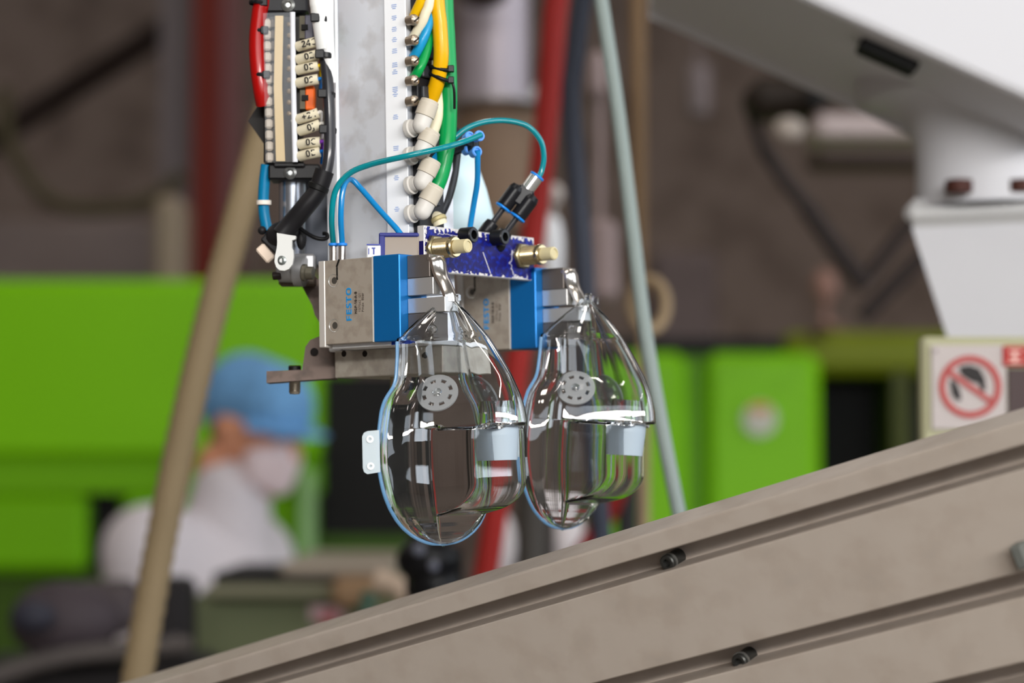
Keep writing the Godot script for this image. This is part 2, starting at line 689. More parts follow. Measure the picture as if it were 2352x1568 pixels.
# ================================================================ the white robot and its sign
func build_white_robot() -> void:
	var white := mat(C(214, 214, 219), 0.6)
	var grey := mat(C(205, 205, 206), 0.5)
	var base := pt(2330, 760, 1.85)
	var t := thing("white_robot", "white painted robot beam and pedestal above the sign box", "robot", base)
	# sloping beam: front face towards the camera, underside seen from below
	var f0 := pt(1540, -140, 1.72)
	var f1 := pt(2480, 281, 1.72)
	var r0 := Vector3(0, 0, -0.36)
	var up := Vector3(0, 0.24, 0)
	var b := MB.new(base)
	# rounded lower rear edge: section swept along the beam
	var sec := [Vector2(-0.07, 0.26), Vector2(0, 0.006), Vector2(0.003, 0.0018), Vector2(0.008, 0)]
	for k in 9:
		var a := PI / 2 * k / 8.0
		sec.append(Vector2(0.255 + 0.022 * sin(a), 0.022 - 0.022 * cos(a)))
	sec.append(Vector2(0.277, 0.26))
	for k in sec.size():
		var s0: Vector2 = sec[k]
		var s1: Vector2 = sec[(k + 1) % sec.size()]
		var e := s1 - s0
		var o := Vector3(0, 0, 0) + Vector3(0, -e.x, 0) + Vector3(0, 0, -e.y)
		o = Vector3(0, e.x * -1.0, 0) + Vector3(0, 0, 0 - e.y)
		var q0 := Vector3(0, s0.y, -s0.x)
		var q1 := Vector3(0, s1.y, -s1.x)
		var mid := (q0 + q1) / 2 - Vector3(0, 0.12, -0.16)
		b.quad(f0 + q0, f0 + q1, f1 + q1, f1 + q0, mid)
	b.quad(f0 + Vector3(0, 0, 0), f0 + Vector3(0, 0.26, 0.07), f0 + Vector3(0, 0.26, -0.277), f0 + Vector3(0, 0, -0.277), Vector3.LEFT)
	b.quad(f1, f1 + Vector3(0, 0.26, 0.07), f1 + Vector3(0, 0.26, -0.277), f1 + Vector3(0, 0, -0.277), Vector3.RIGHT)
	part(t, "beam", b, white)
	b = MB.new(base)
	var lip := PackedVector2Array([Vector2(0, 0), Vector2(0.004, -0.001), Vector2(0.009, -0.011), Vector2(0.012, -0.011), Vector2(0.016, 0.004)])
	for k in lip.size():
		var l0 := Vector3(0, lip[k].y + 0.006, -0.262 - lip[k].x)
		var l1v: Vector2 = lip[(k + 1) % lip.size()]
		var l1 := Vector3(0, l1v.y + 0.006, -0.262 - l1v.x)
		b.quad(f0 + l0, f0 + l1, f1 + l1, f1 + l0, (l0 + l1) / 2 - Vector3(0, 0.001, -0.270))
	part(t, "lip", b, white)
	b = MB.new(base)
	var bd := (f1 - f0).normalized()
	var sc := f0 + bd * ((pt(2075, 100, 1.72).x - f0.x) / bd.x)
	b.box(sc + Vector3(-0.004, -0.001, -0.045), Vector3(0.045, 0.012, 0.026), Basis(Vector3(0, 0, 1), -0.42), 0.002)
	part(t, "slot", b, mat(C(20, 20, 20), 0.7), "dark slot in the underside of the beam")
	# pedestal neck, flaring into the beam
	b = MB.new(base)
	var nc := pt(2310, 440, 1.9)
	var k1 := 1.9 / S
	b.lathe(nc, Vector3.UP, [Vector2(205 * k1, -40 * k1), Vector2(204 * k1, 60 * k1), Vector2(207 * k1, 110 * k1), Vector2(216 * k1, 145 * k1), Vector2(234 * k1, 172 * k1), Vector2(262 * k1, 192 * k1), Vector2(300 * k1, 206 * k1), Vector2(340 * k1, 214 * k1), Vector2(340 * k1, 330 * k1), Vector2(0, 330 * k1)], 48, true)
	part(t, "neck", b, white)
	# flange
	var fb := Basis(Vector3.UP, -0.42)
	b = MB.new(base)
	var fc := pt(2070, 488, 1.88) + Vector3(0.1105, 0, -0.0437)
	b.box(fc, Vector3(0.166, 0.022, 0.17), fb, 0.008)
	part(t, "flange", b, grey)
	for x in [[2202, 432], [2346, 418]]:
		b = MB.new(base)
		var bp := pt(x[0], x[1] + 14, 1.835)
		bp.y = fc.y + 0.010
		b.hexagon(bp, bp + Vector3(0, 0.010, 0), 0.011)
		part(t, "bolt", b, mat(C(66, 28, 16), 0.7, 0.2), "rust brown bolt on the flange")
	# tapered box below the flange
	b = MB.new(base)
	var hc := fc + Vector3(0, -0.011, 0)
	var lo := pt(2326, 800, 1.9)
	var q := []
	for lv in [[lo.y, 0.053], [hc.y, 0.077]]:
		for c in [[-1, 1], [1, 1], [1, -1], [-1, -1]]:
			var w: Vector3 = fb * Vector3(c[0] * lv[1], 0, c[1] * lv[1])
			q.append(Vector3(fc.x + w.x, lv[0], fc.z + w.z))
	b.hexa(q)
	part(t, "pedestal", b, white)

	# sign box below it
	var d := 1.72
	var sp := pt(2300, 1100, d)
	var cream := mat(C(160, 158, 128), 0.5)
	t = thing("sign_box", "cream metal box with a red prohibition sign behind the rail", "box", Vector3(sp.x, sp.y - 0.1, sp.z - 0.05))
	b = MB.new(t.position)
	block(b, 2118, 772, 2560, 1240, d, 0.02, 0.003)
	part(t, "casing", b, cream)
	b = MB.new(t.position)
	block(b, 2140, 792, 2312, 986, d - 0.001, 0.003, 0.0004)
	var sg := part(t, "prohibition_sign", b, mat(C(172, 163, 161), 0.5), "pale sign plate with red ring and bar")
	var o := pt(2228, 888, d - 0.0014)
	var k2 := d / S
	b = MB.new(t.position)
	var red := mat(C(160, 70, 68), 0.5)
	b.lathe(o, Vector3(0, 0, 1), [Vector2(57 * k2, 0), Vector2(72 * k2, 0), Vector2(72 * k2, 0.0008), Vector2(57 * k2, 0.0008)], 48)
	b.box(o + Vector3(0, 0, 0.0004), Vector3(122 * k2, 13 * k2, 0.0008), Basis(Vector3(0, 0, 1), -0.62))
	var ring := part(sg, "ring", b, red)
	ring.scale = Vector3.ONE
	var hand := PackedVector2Array([Vector2(-24, 46), Vector2(-2, 50), Vector2(22, 42), Vector2(34, 20), Vector2(36, -8), Vector2(26, -10), Vector2(20, 8), Vector2(4, 12), Vector2(-10, 20), Vector2(-22, 30)])
	var thumb := PackedVector2Array([Vector2(-46, 16), Vector2(-34, 12), Vector2(-24, -6), Vector2(-20, -30), Vector2(-30, -32), Vector2(-42, -18)])
	b = MB.new(t.position)
	for pg in [hand, thumb]:
		var pp := PackedVector2Array()
		for x in pg:
			pp.append(x * k2)
		b.extrude(pp, Transform3D(Basis(), o), 0.0005)
	part(sg, "pictogram", b, mat(C(30, 26, 26), 0.5))
	b = MB.new(t.position)
	block(b, 2304, 794, 2440, 840, d - 0.0015, 0.002, 0.0003)
	var hd := part(t, "warning_header", b, mat(C(156, 32, 28), 0.5), "red header with white characters")
	b = MB.new(t.position)
	for st in [[2318, 804, 2346, 809], [2328, 804, 2334, 834], [2320, 818, 2342, 822], [2316, 830, 2348, 834], [2356, 804, 2384, 808], [2366, 804, 2372, 834], [2356, 820, 2386, 824], [2394, 804, 2400, 834], [2394, 830, 2424, 834]]:
		block(b, st[0], st[1], st[2], st[3], d - 0.0018, 0.0006)
	part(hd, "header_print", b, mat(C(220, 180, 170), 0.5))
	b = MB.new(t.position)
	block(b, 2316, 846, 2440, 980, d - 0.0015, 0.002, 0.0003)
	part(t, "notice_panel", b, mat(C(66, 52, 52), 0.5), "dark notice panel")
	b = MB.new(t.position)
	for c in [[2150, 806], [2150, 972]]:
		b.cyl(pt(c[0], c[1], d - 0.001), pt(c[0], c[1], d - 0.0022), 4 * k2, 10)
	part(t, "screw", b, mat(C(140, 130, 130), 0.4, 0.8))


# ================================================================ pipes, hoses and columns
func build_pipes() -> void:
	var b: MB
	var at: Vector3
	# the ribbed khaki hose in front of the worker
	at = pt(312, 1640, 1.95)
	b = MB.new(at)
	var ctl := []
	for q in [[700, -60, 2.0], [655, 130, 2.0], [606, 300, 1.99], [548, 500, 1.98], [486, 720, 1.97], [428, 960, 1.96], [372, 1230, 1.95], [318, 1540, 1.94], [286, 1760, 1.94]]:
		ctl.append(pt(q[0], q[1], q[2]))
	var path := MB.curve(ctl, 40)
	var rr := []
	for i in path.size():
		rr.append((36.0 + 1.6 * sin(i * TAU / 5.0)) * 1.96 / S)
	b.tube(path, rr, 20, 1)
	solid("hose", "khaki ribbed hose slanting down in front of the worker", "hose", at, b, mat(C(132, 115, 88), 0.6))
	# red pipes
	at = pt(1240, 400, 2.5)
	b = MB.new(at)
	rod(b, [[1300, -120, 2.5], [1276, 20, 2.5], [1262, 200, 2.5], [1242, 400, 2.5], [1222, 560, 2.5], [1190, 820, 2.5], [1150, 1100, 2.5], [1100, 1420, 2.5]], 29)
	solid("pipe", "dark red painted pipe running down behind the blue plate", "pipe", at, b, mat(C(152, 38, 34), 0.5))
	at = pt(1400, 1180, 2.8)
	b = MB.new(at)
	rod(b, [[1440, 1060, 2.8], [1400, 1170, 2.8], [1320, 1300, 2.8], [1290, 1400, 2.8]], 22)
	solid("hose", "short dark red hose curving down behind the rear clear mask", "hose", at, b, mat(C(140, 34, 30), 0.5))
	at = pt(1330, 400, 2.2)
	b = MB.new(at)
	rod(b, [[1350, -100, 2.2], [1322, 120, 2.2], [1312, 240, 2.2], [1330, 460, 2.2], [1346, 680, 2.2], [1352, 900, 2.2], [1380, 1200, 2.2], [1390, 1400, 2.2]], 23)
	solid("hose", "blue black hose hanging right of the red pipe", "hose", at, b, mat(C(52, 56, 68), 0.5))
	at = pt(1460, 600, 1.6)
	b = MB.new(at)
	rod(b, [[1362, -120, 1.6], [1384, 20, 1.6], [1420, 260, 1.6], [1452, 520, 1.6], [1482, 760, 1.6], [1524, 1000, 1.6], [1576, 1260, 1.6]], 17)
	solid("hose", "thin pale grey hose slanting down to the rail", "hose", at, b, mat(C(130, 141, 138), 0.5))
	at = pt(1466, 300, 3.2)
	b = MB.new(at)
	rod(b, [[1464, -100, 3.2], [1466, 560, 3.2], [1466, 700, 3.2]], 19)
	solid("pipe", "brown vertical pipe behind the pale grey hose", "pipe", at, b, mat(C(116, 92, 66), 0.6))
	at = pt(1508, 700, 2.6)
	b = MB.new(at)
	var loop := []
	for k in 29:
		var a := TAU * k / 24.0 * 0.82 - 1.9
		loop.append(pt(1490 + 40 * cos(a), 700 - 58 * sin(a), 2.6 + 0.002 * k))
	b.tube(loop, 13 * 2.6 / S, 12, 1)
	b.tube([loop[0], pt(1478, 900, 2.62), pt(1480, 1330, 2.66)], 13 * 2.6 / S, 12, 5)
	solid("hose_loop", "beige hose loop behind the pale grey hose", "hose", at, b, mat(C(164, 142, 112), 0.6))
	# columns at the back left
	var spec := [[364, 442, 9.0, C(128, 118, 120), "pale grey steel column beside the dark red one"], [440, 496, 8.6, C(108, 36, 26), "dark red steel column left of the khaki hose"], [494, 548, 8.8, C(122, 80, 80), "dusty mauve steel column right of the dark red one"]]
	for s in spec:
		var p := pt(s[0], 700, s[2])
		var q := pt(s[1], 700, s[2])
		at = Vector3((p.x + q.x) / 2, 0, p.z)
		b = MB.new(at)
		var w := q.x - p.x
		b.box(at + Vector3(0, 3, 0), Vector3(w, 6, 0.014))
		b.box(at + Vector3(0, 3, -w), Vector3(w, 6, 0.014))
		b.box(at + Vector3(0, 3, -w / 2), Vector3(0.012, 6, w))
		solid("column", s[4], "column", at, b, mat(s[3], 0.6))
	# diagonal brace, cable sag
	at = pt(210, 180, 9.5)
	b = MB.new(at)
	b.tube([pt(-60, 345, 9.5), pt(470, 10, 9.5)], 0.055, 4, 1)
	solid("brace", "dark diagonal steel brace high on the back wall", "beam", at, b, mat(C(44, 32, 28), 0.7))
	at = pt(200, 480, 7.5)
	b = MB.new(at)
	rod(b, [[10, 200, 7.5], [22, 330, 7.5], [110, 455, 7.5], [240, 480, 7.5], [350, 455, 7.5], [420, 400, 7.5]], 17)
	solid("cable", "thick brown cable sagging across the back wall", "cable", at, b, mat(C(74, 66, 48), 0.7))
	at = pt(200, 600, 10.0)
	at.y = 0
	b = MB.new(at)
	block(b, -600, 500, 480, 1730, 10.0, 1.4, 0.02)
	solid("cabinet", "dusty grey cabinet standing behind the left green machine", "cabinet", at, b, mat(C(134, 120, 116), 0.7))
	at = pt(385, 500, 7.0)
	b = MB.new(at)
	block(b, 352, 448, 420, 660, 7.0, 0.2, 0.02)
	b.box(Vector3(at.x, pt(385, 655, 7.0).y / 2, at.z - 0.1), Vector3(0.05, pt(385, 655, 7.0).y, 0.05))
	solid("control_box", "tan control box at the foot of the pale grey column", "box", at, b, mat(C(150, 132, 116), 0.6))
	# galvanised cylinder and its flange, upper middle
	at = pt(1140, 100, 3.4)
	var t := thing("steel_hopper", "galvanised steel hopper cylinder left of the red pipe", "hopper", at)
	b = MB.new(at)
	var k := 3.4 / S
	b.lathe(pt(1136, 232, 3.4), Vector3.UP, [Vector2(0, 0), Vector2(84 * k, 0), Vector2(84 * k, 30 * k), Vector2(82 * k, 34 * k), Vector2(82 * k, 400 * k), Vector2(0, 400 * k)], 32)
	part(t, "shell", b, mat(C(158, 148, 155), 0.42, 0.2))
	b = MB.new(at)
	b.lathe(pt(1136, 244, 3.4), Vector3.UP, [Vector2(0, 0), Vector2(112 * k, 0), Vector2(112 * k, 12 * k), Vector2(0, 12 * k)], 32)
	part(t, "flange", b, mat(C(150, 142, 142), 0.4, 0.3))
	b = MB.new(at)
	b.lathe(pt(1140, 520, 3.45), Vector3.UP, [Vector2(0, 0), Vector2(84 * k, 0), Vector2(92 * k, 276 * k), Vector2(0, 276 * k)], 32)
	part(t, "outlet", b, mat(C(142, 118, 98), 0.6), "dull brown outlet below the flange")
	b = MB.new(at)
	b.ball(pt(1236, 212, 3.3), Vector3(1, 1, 1) * 16 * 3.3 / S)
	part(t, "valve_knob", b, mat(C(210, 210, 205), 0.4), "white knob at the flange")
	b = MB.new(at)
	b.ball(pt(1110, -20, 3.2), Vector3(60, 40, 40) * 3.2 / S)
	part(t, "clamp", b, mat(C(48, 38, 36), 0.6), "dark clamp at the top")
	# white canister and pale things near the red pipe
	at = pt(1266, 560, 2.9)
	b = MB.new(at)
	var k3 := 2.9 / S
	b.lathe(pt(1266, 640, 2.9), Vector3.UP, [Vector2(0, 0), Vector2(27 * k3, 0), Vector2(28 * k3, 90 * k3), Vector2(22 * k3, 128 * k3), Vector2(9 * k3, 150 * k3), Vector2(0, 152 * k3)], 24, true)
	t = thing("canister", "bright white canister with a pale round cap right of the blue plate", "canister", at)
	part(t, "bottle", b, mat(C(250, 250, 252), 0.5))
	b = MB.new(at)
	b.ball(pt(1272, 445, 2.9), Vector3(22, 26, 22) * 2.9 / S)
	b.cyl(pt(1270, 520, 2.9), pt(1271, 450, 2.9), 6 * k3, 12)
	part(t, "cap", b, mat(C(196, 186, 180), 0.5), "pale round cap")
	b = MB.new(at)
	b.cyl(Vector3(at.x, 1.25, at.z), pt(1266, 642, 2.9), 9 * k3, 12)
	part(t, "stand", b, mat(C(70, 64, 62), 0.6))
	at = pt(1366, 600, 3.1)
	b = MB.new(at)
	block(b, 1352, 500, 1420, 690, 3.1, 0.1, 0.01)
	block(b, 1352, 110, 1392, 220, 3.1, 0.1, 0.01)
	block(b, 1372, 215, 1388, 510, 3.13, 0.03)
	solid("pneumatic_unit", "dusty mauve pneumatic unit between dark hose and pale grey hose", "unit", at, b, mat(C(150, 132, 130), 0.6))
	# roof lamp reflections and machine parts at the upper right
	at = pt(1604, 180, 6.0)
	b = MB.new(at)
	b.lathe(pt(1604, 262, 6.0), Vector3.UP, [Vector2(0, 0), Vector2(0.03, 0), Vector2(0.031, 0.12), Vector2(0, 0.13)], 16, true)
	b.cyl(pt(1604, 150, 6.0), Vector3(at.x, 6.0, pt(1604, 150, 6.0).z), 0.004, 8)
	solid("pendant_weight", "grey weight hanging in the dark right of the brown pipe", "weight", at, b, mat(C(124, 112, 112), 0.6))
	at = pt(1850, 240, 3.4)
	t = thing("transfer_robot", "dark transfer robot with hanging arms behind the white beam", "robot", at)
	b = MB.new(at)
	block(b, 1716, 170, 1900, 262, 3.4, 0.1, 0.02)
	part(t, "housing", b, mat(C(44, 36, 30), 0.6))
	b = MB.new(at)
	b.cyl(pt(1860, 180, 3.45), Vector3(pt(1860, 180, 3.45).x, 6.0, pt(1860, 180, 3.45).z), 0.03, 12)
	part(t, "hanger", b, mat(C(44, 36, 30), 0.6))
	b = MB.new(at)
	b.cyl(pt(1888, 215, 3.3), pt(1888, 215, 3.42), 30 * 3.3 / S, 20)
	part(t, "motor", b, mat(C(10, 10, 12), 0.5), "black motor end")
	b = MB.new(at)
	b.ball(pt(1812, 296, 3.35), Vector3(36, 28, 28) * 3.35 / S)
	part(t, "cover", b, mat(C(176, 164, 154), 0.5), "pale cover")
	for s in [[1716, 220, 1760, 360, 14], [1760, 350, 1850, 470, 17], [1850, 470, 1990, 660, 22], [2120, 480, 1990, 640, 17], [2150, 560, 1980, 730, 20]]:
		b = MB.new(at)
		b.tube([pt(s[0], s[1], 3.5), pt((s[0] + s[2]) / 2.0 - 4, (s[1] + s[3]) / 2.0, 3.5), pt(s[2], s[3], 3.5)], s[4] * 3.5 / S, 10, 4)
		part(t, "arm", b, mat(C(50, 42, 40), 0.6))
	at = pt(1980, 290, 4.6)
	b = MB.new(at)
	block(b, 1876, 262, 2200, 312, 4.6, 0.2, 0.01)
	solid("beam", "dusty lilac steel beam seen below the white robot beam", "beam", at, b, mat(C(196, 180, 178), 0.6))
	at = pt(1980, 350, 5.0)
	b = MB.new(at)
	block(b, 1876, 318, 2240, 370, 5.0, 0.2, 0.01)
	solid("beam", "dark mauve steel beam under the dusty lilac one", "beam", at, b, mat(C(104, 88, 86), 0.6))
	at = pt(1895, 660, 5.0)
	b = MB.new(at)
	b.ball(pt(1895, 655, 5.0), Vector3(30, 40, 30) * 5.0 / S)
	b.cyl(pt(1895, 762, 5.0), pt(1895, 660, 5.0), 0.008, 10)
	b.box(pt(1895, 758, 5.1), Vector3(0.03, 0.01, 0.34))
	solid("lamp_cover", "dim pinkish round cover above the olive frame beam", "cover", at, b, mat(C(146, 112, 100), 0.6))
	at = pt(1700, 700, 8.0)
	b = MB.new(at)
	block(b, 1500, 570, 1650, 2050, 8.0, 0.6, 0.02)
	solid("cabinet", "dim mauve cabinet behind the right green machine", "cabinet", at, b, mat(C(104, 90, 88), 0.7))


# ================================================================ clutter low on the left
func build_clutter() -> void:
	var d := 3.4
	var at := pt(650, 1500, d)
	var t := thing("machine_table", "grey green machine table with a pinkish label below the worker", "table", Vector3(at.x, 0, at.z))
	var b := MB.new(t.position)
	block(b, 424, 1370, 930, 1900, d, 0.5, 0.01)
	part(t, "cabinet", b, mat(C(98, 104, 76), 0.6))
	b = MB.new(t.position)
	block(b, 470, 1344, 880, 1374, d - 0.03, 0.56, 0.006)
	part(t, "top", b, mat(C(120, 118, 96), 0.6))
	b = MB.new(t.position)
	block(b, 490, 1316, 770, 1346, d, 0.4)
	part(t, "slot", b, mat(C(24, 22, 20), 0.6), "dark slot under the bed")
	b = MB.new(t.position)
	block(b, 640, 1290, 905, 1326, d - 0.02, 0.5, 0.008)
	part(t, "bed", b, mat(C(150, 138, 124), 0.5), "pale grey machine bed")
	b = MB.new(t.position)
	block(b, 712, 1392, 790, 1424, d - 0.002, 0.004)
	part(t, "label_plate", b, mat(C(190, 160, 164), 0.5), "pinkish label")
	b = MB.new(t.position)
	block(b, 735, 1406, 775, 1428, d - 0.004, 0.004)
	part(t, "red_print", b, mat(C(170, 80, 90), 0.5))
	b = MB.new(t.position)
	block(b, 760, 1326, 870, 1396, d - 0.05, 0.1, 0.01)
	part(t, "bracket", b, mat(C(140, 112, 84), 0.6), "tan bracket")
	var p := pt(650, 1890, d)
	b = MB.new(t.position)
	b.box(Vector3(p.x, p.y / 2, p.z - 0.25), Vector3(0.3, p.y, 0.4))
	part(t, "base", b, mat(C(80, 84, 66), 0.6))
	at = pt(920, 1380, 2.6)
	t = thing("pipe_fitting", "tan pipe fitting with a green cap beside the black motor", "fitting", at)
	b = MB.new(at)
	rod(b, [[860, 1330, 2.6], [910, 1345, 2.6], [940, 1390, 2.6], [950, 1450, 2.6]], 26)
	b.cyl(Vector3(pt(950, 1440, 2.6).x, 0, pt(950, 1440, 2.6).z), pt(950, 1440, 2.6), 0.011, 14)
	part(t, "bend", b, mat(C(168, 148, 130), 0.5))
	b = MB.new(at)
	rod(b, [[850, 1360, 2.58], [835, 1420, 2.58]], 20)
	part(t, "cap", b, mat(C(70, 92, 78), 0.5), "green cap")
	# black motor
	at = pt(990, 1300, 2.2)
	t = thing("motor", "black motor with round ends behind the rail left of the red pipe", "motor", at)
	b = MB.new(at)
	b.box(Vector3(at.x, 1.27, at.z - 0.01), Vector3(0.06, 0.03, 0.06), Basis(), 0.003)
	b.ball(pt(985, 1285, 2.2), Vector3(76, 58, 60) * 2.2 / S)
	b.ball(pt(1000, 1345, 2.2), Vector3(62, 60, 60) * 2.2 / S)
	block(b, 930, 1240, 1062, 1390, 2.22, 0.05, 0.01)
	part(t, "body", b, mat(C(20, 20, 22), 0.35))
	b = MB.new(at)
	b.ball(pt(996, 1300, 2.14), Vector3(12, 13, 8) * 2.2 / S)
	b.ball(pt(962, 1262, 2.14), Vector3(14, 14, 8) * 2.2 / S)
	part(t, "end_cap", b, mat(C(96, 98, 110), 0.35), "grey end caps")
	# dark bench that carries them
	t = thing("work_bench", "dark steel bench hidden behind the rail under the white bottles", "bench", Vector3(0.02, 0, -2.6))
	b = MB.new(t.position)
	b.box(Vector3(0.02, 1.246, -2.6), Vector3(0.18, 0.02, 1.1), Basis(), 0.003)
	part(t, "bench_top", b, mat(C(44, 42, 42), 0.6))
	for q in [[-0.04, -2.1], [0.12, -2.1], [-0.04, -3.1], [0.12, -3.1]]:
		b = MB.new(t.position)
		b.box(Vector3(q[0], 0.618, q[1]), Vector3(0.04, 1.236, 0.04))
		part(t, "leg", b, mat(C(44, 42, 42), 0.6))
	# pale bottles and a dark cylinder between the pipes
	for s in [[1152, 1252, 34, 80, "narrow white bottle between red pipe and dark drum", C(222, 214, 214)], [1298, 1240, 46, 96, "wide white bottle right of the dark drum", C(236, 226, 226)]]:
		at = pt(s[0], s[1], 3.0)
		b = MB.new(at)
		b.ball(at, Vector3(s[2], s[3], s[2]) * 3.0 / S)
		b.cyl(Vector3(at.x, 1.256, at.z), at, s[2] * 2.0 / S, 20)
		solid("bottle", s[4], "bottle", at, b, mat(s[5], 0.5))
	at = pt(1222, 1250, 2.7)
	b = MB.new(at)
	var k := 2.7 / S
	b.cyl(Vector3(at.x, 1.256, pt(1222, 1250, 2.7).z), pt(1222, 1120, 2.7), 36 * k, 24, 0.002)
	solid("steel_drum", "dark grey upright drum between the two white bottles", "drum", at, b, mat(C(70, 66, 62), 0.5))
	at = pt(1440, 1200, 3.0)
	b = MB.new(at)
	b.cyl(Vector3(pt(1440, 1060, 3.0).x, 0, pt(1440, 1060, 3.0).z), pt(1440, 1060, 3.0), 26 * 3.0 / S, 20, 0.002)
	solid("post", "dark post at the left edge of the right green machine", "post", at, b, mat(C(46, 44, 46), 0.5))
	# dark machine parts low on the left
	at = pt(150, 1450, 2.9)
	t = thing("drive_unit", "dark dusty drive unit at the lower left beside the khaki hose", "machine", at)
	b = MB.new(at)
	b.ball(pt(150, 1425, 2.9), Vector3(130, 92, 90) * 2.9 / S)
	part(t, "housing", b, mat(C(64, 56, 60), 0.6))
	b = MB.new(at)
	block(b, 130, 1340, 310, 1460, 2.9, 0.12, 0.02)
	part(t, "gearbox", b, mat(C(72, 64, 66), 0.6))
	b = MB.new(at)
	b.ball(pt(76, 1415, 2.82), Vector3(50, 36, 30) * 2.9 / S)
	part(t, "cap", b, mat(C(46, 46, 56), 0.5))
	b = MB.new(at)
	b.tube([pt(-60, 1570, 2.85), pt(120, 1512, 2.85), pt(300, 1490, 2.85), pt(440, 1480, 2.85)], 22 * 2.85 / S, 10, 4)
	part(t, "rail", b, mat(C(84, 78, 76), 0.6))
	b = MB.new(at)
	block(b, -80, 1520, 460, 1900, 2.95, 0.2, 0.01)
	block(b, 330, 1330, 430, 1620, 3.0, 0.1, 0.01)
	part(t, "base", b, mat(C(34, 31, 32), 0.6))
	b = MB.new(at)
	block(b, 370, 1462, 420, 1500, 2.9, 0.05, 0.01)
	part(t, "bracket", b, mat(C(100, 92, 94), 0.6))


# ================================================================ the sloping rail in front
func build_rail() -> void:
	var a := pt(150, 1629, 1.418)
	var e := pt(2620, 884, 1.007)
	var r := (e - a).normalized()
	var out := Vector3(r.y, 0, 0)
	out = (EYE - a)
	out.y *= 0.0
	out = (out - r * out.dot(r)).normalized()
	var up := out.cross(r).normalized()
	if up.y < 0:
		up = -up
	out = r.cross(up).normalized()
	if out.z < 0:
		out = -out
	# profile: (down, out) in mm, from the top rear edge round the front
	var prof := [Vector2(0, -40), Vector2(0, -1.2), Vector2(0.35, -0.3), Vector2(1.2, 0), Vector2(9.6, 0), Vector2(10.1, -0.5), Vector2(10.1, -20), Vector2(20.2, -20), Vector2(20.2, -0.6), Vector2(20.8, 0),
		Vector2(63.0, 0), Vector2(63.6, -0.6), Vector2(63.6, -20), Vector2(74.4, -20), Vector2(74.4, -0.6), Vector2(75, 0), Vector2(102, 0), Vector2(102.6, -0.6), Vector2(102.6, -20), Vector2(113, -20), Vector2(113, 0), Vector2(160, 0), Vector2(160, -40)]
	var base := pt(1400, 1500, 1.15)
	var t := thing("conveyor_rail", "grey anodised aluminium rail with grooves sloping across the foreground", "rail", base)
	var alu := worn(C(176, 165, 155), 0.92, 6.0, 0.5, 0.15, 11, 0.012)
	var b := MB.new(base)
	for i in prof.size() - 1:
		var p: Vector2 = prof[i] * 0.001
		var q: Vector2 = prof[i + 1] * 0.001
		var f := q - p
		b.quad(a - up * p.x + out * p.y, a - up * q.x + out * q.y, e - up * q.x + out * q.y, e - up * p.x + out * p.y, out * f.x + up * f.y)
	part(t, "profile", b, alu)
	# set screws in the grooves
	var dark := mat(C(64, 64, 62), 0.4, 0.7)
	for s in [[1537, 1290], [1702, 1517]]:
		var dd := pt(s[0], s[1], 1.0) - EYE
		var tt := (a + out * -0.0105 - EYE).dot(out) / dd.dot(out)
		var c := EYE + dd * tt
		b = MB.new(base)
		b.lathe(c, out, [Vector2(0.0040, -0.0096), Vector2(0.0040, 0.0020), Vector2(0.0035, 0.0026), Vector2(0.0021, 0.0026), Vector2(0.0019, 0.0004), Vector2(0, 0.0004)], 18)
		var sc := part(t, "set_screw", b, dark)
		b = MB.new(base)
		b.lathe(c, out, [Vector2(0.0046, -0.0008), Vector2(0.0046, 0.0002), Vector2(0.0039, 0.0002)], 18)
		part(sc, "washer", b, mat(C(150, 150, 146), 0.35, 0.8))
	var d2 := pt(2356, 1268, 1.0) - EYE
	var c2 := EYE + d2 * ((a - EYE).dot(out) / d2.dot(out))
	b = MB.new(base)
	b.box(c2 + out * 0.004, Vector3(0.006, 0.011, 0.008), Basis(r, up, out), 0.001)
	part(t, "stop_block", b, mat(C(96, 98, 94), 0.5), "dark grey stop block on the main face")


# ================================================================ the tool: post, grippers, plate, masks
func tbox(b: MB, x0: float, x1: float, y0: float, y1: float, z0: float, z1: float, ch := 0.0) -> MB:
	return b.box(tl((x0 + x1) / 2, (y0 + y1) / 2, (z0 + z1) / 2), Vector3(absf(x1 - x0), absf(y1 - y0), absf(z1 - z0)) * 0.001, tool_basis, ch * 0.001)


func tthing(called: String, label: String, category: String, x: float, y: float, z: float, group := "") -> Node3D:
	var t := thing(called, label, category, tl(x, y, z), group)
	t.basis = tool_basis
	return t


func tb(t: Node3D) -> MB:
	return MB.new(t.position, t.basis)


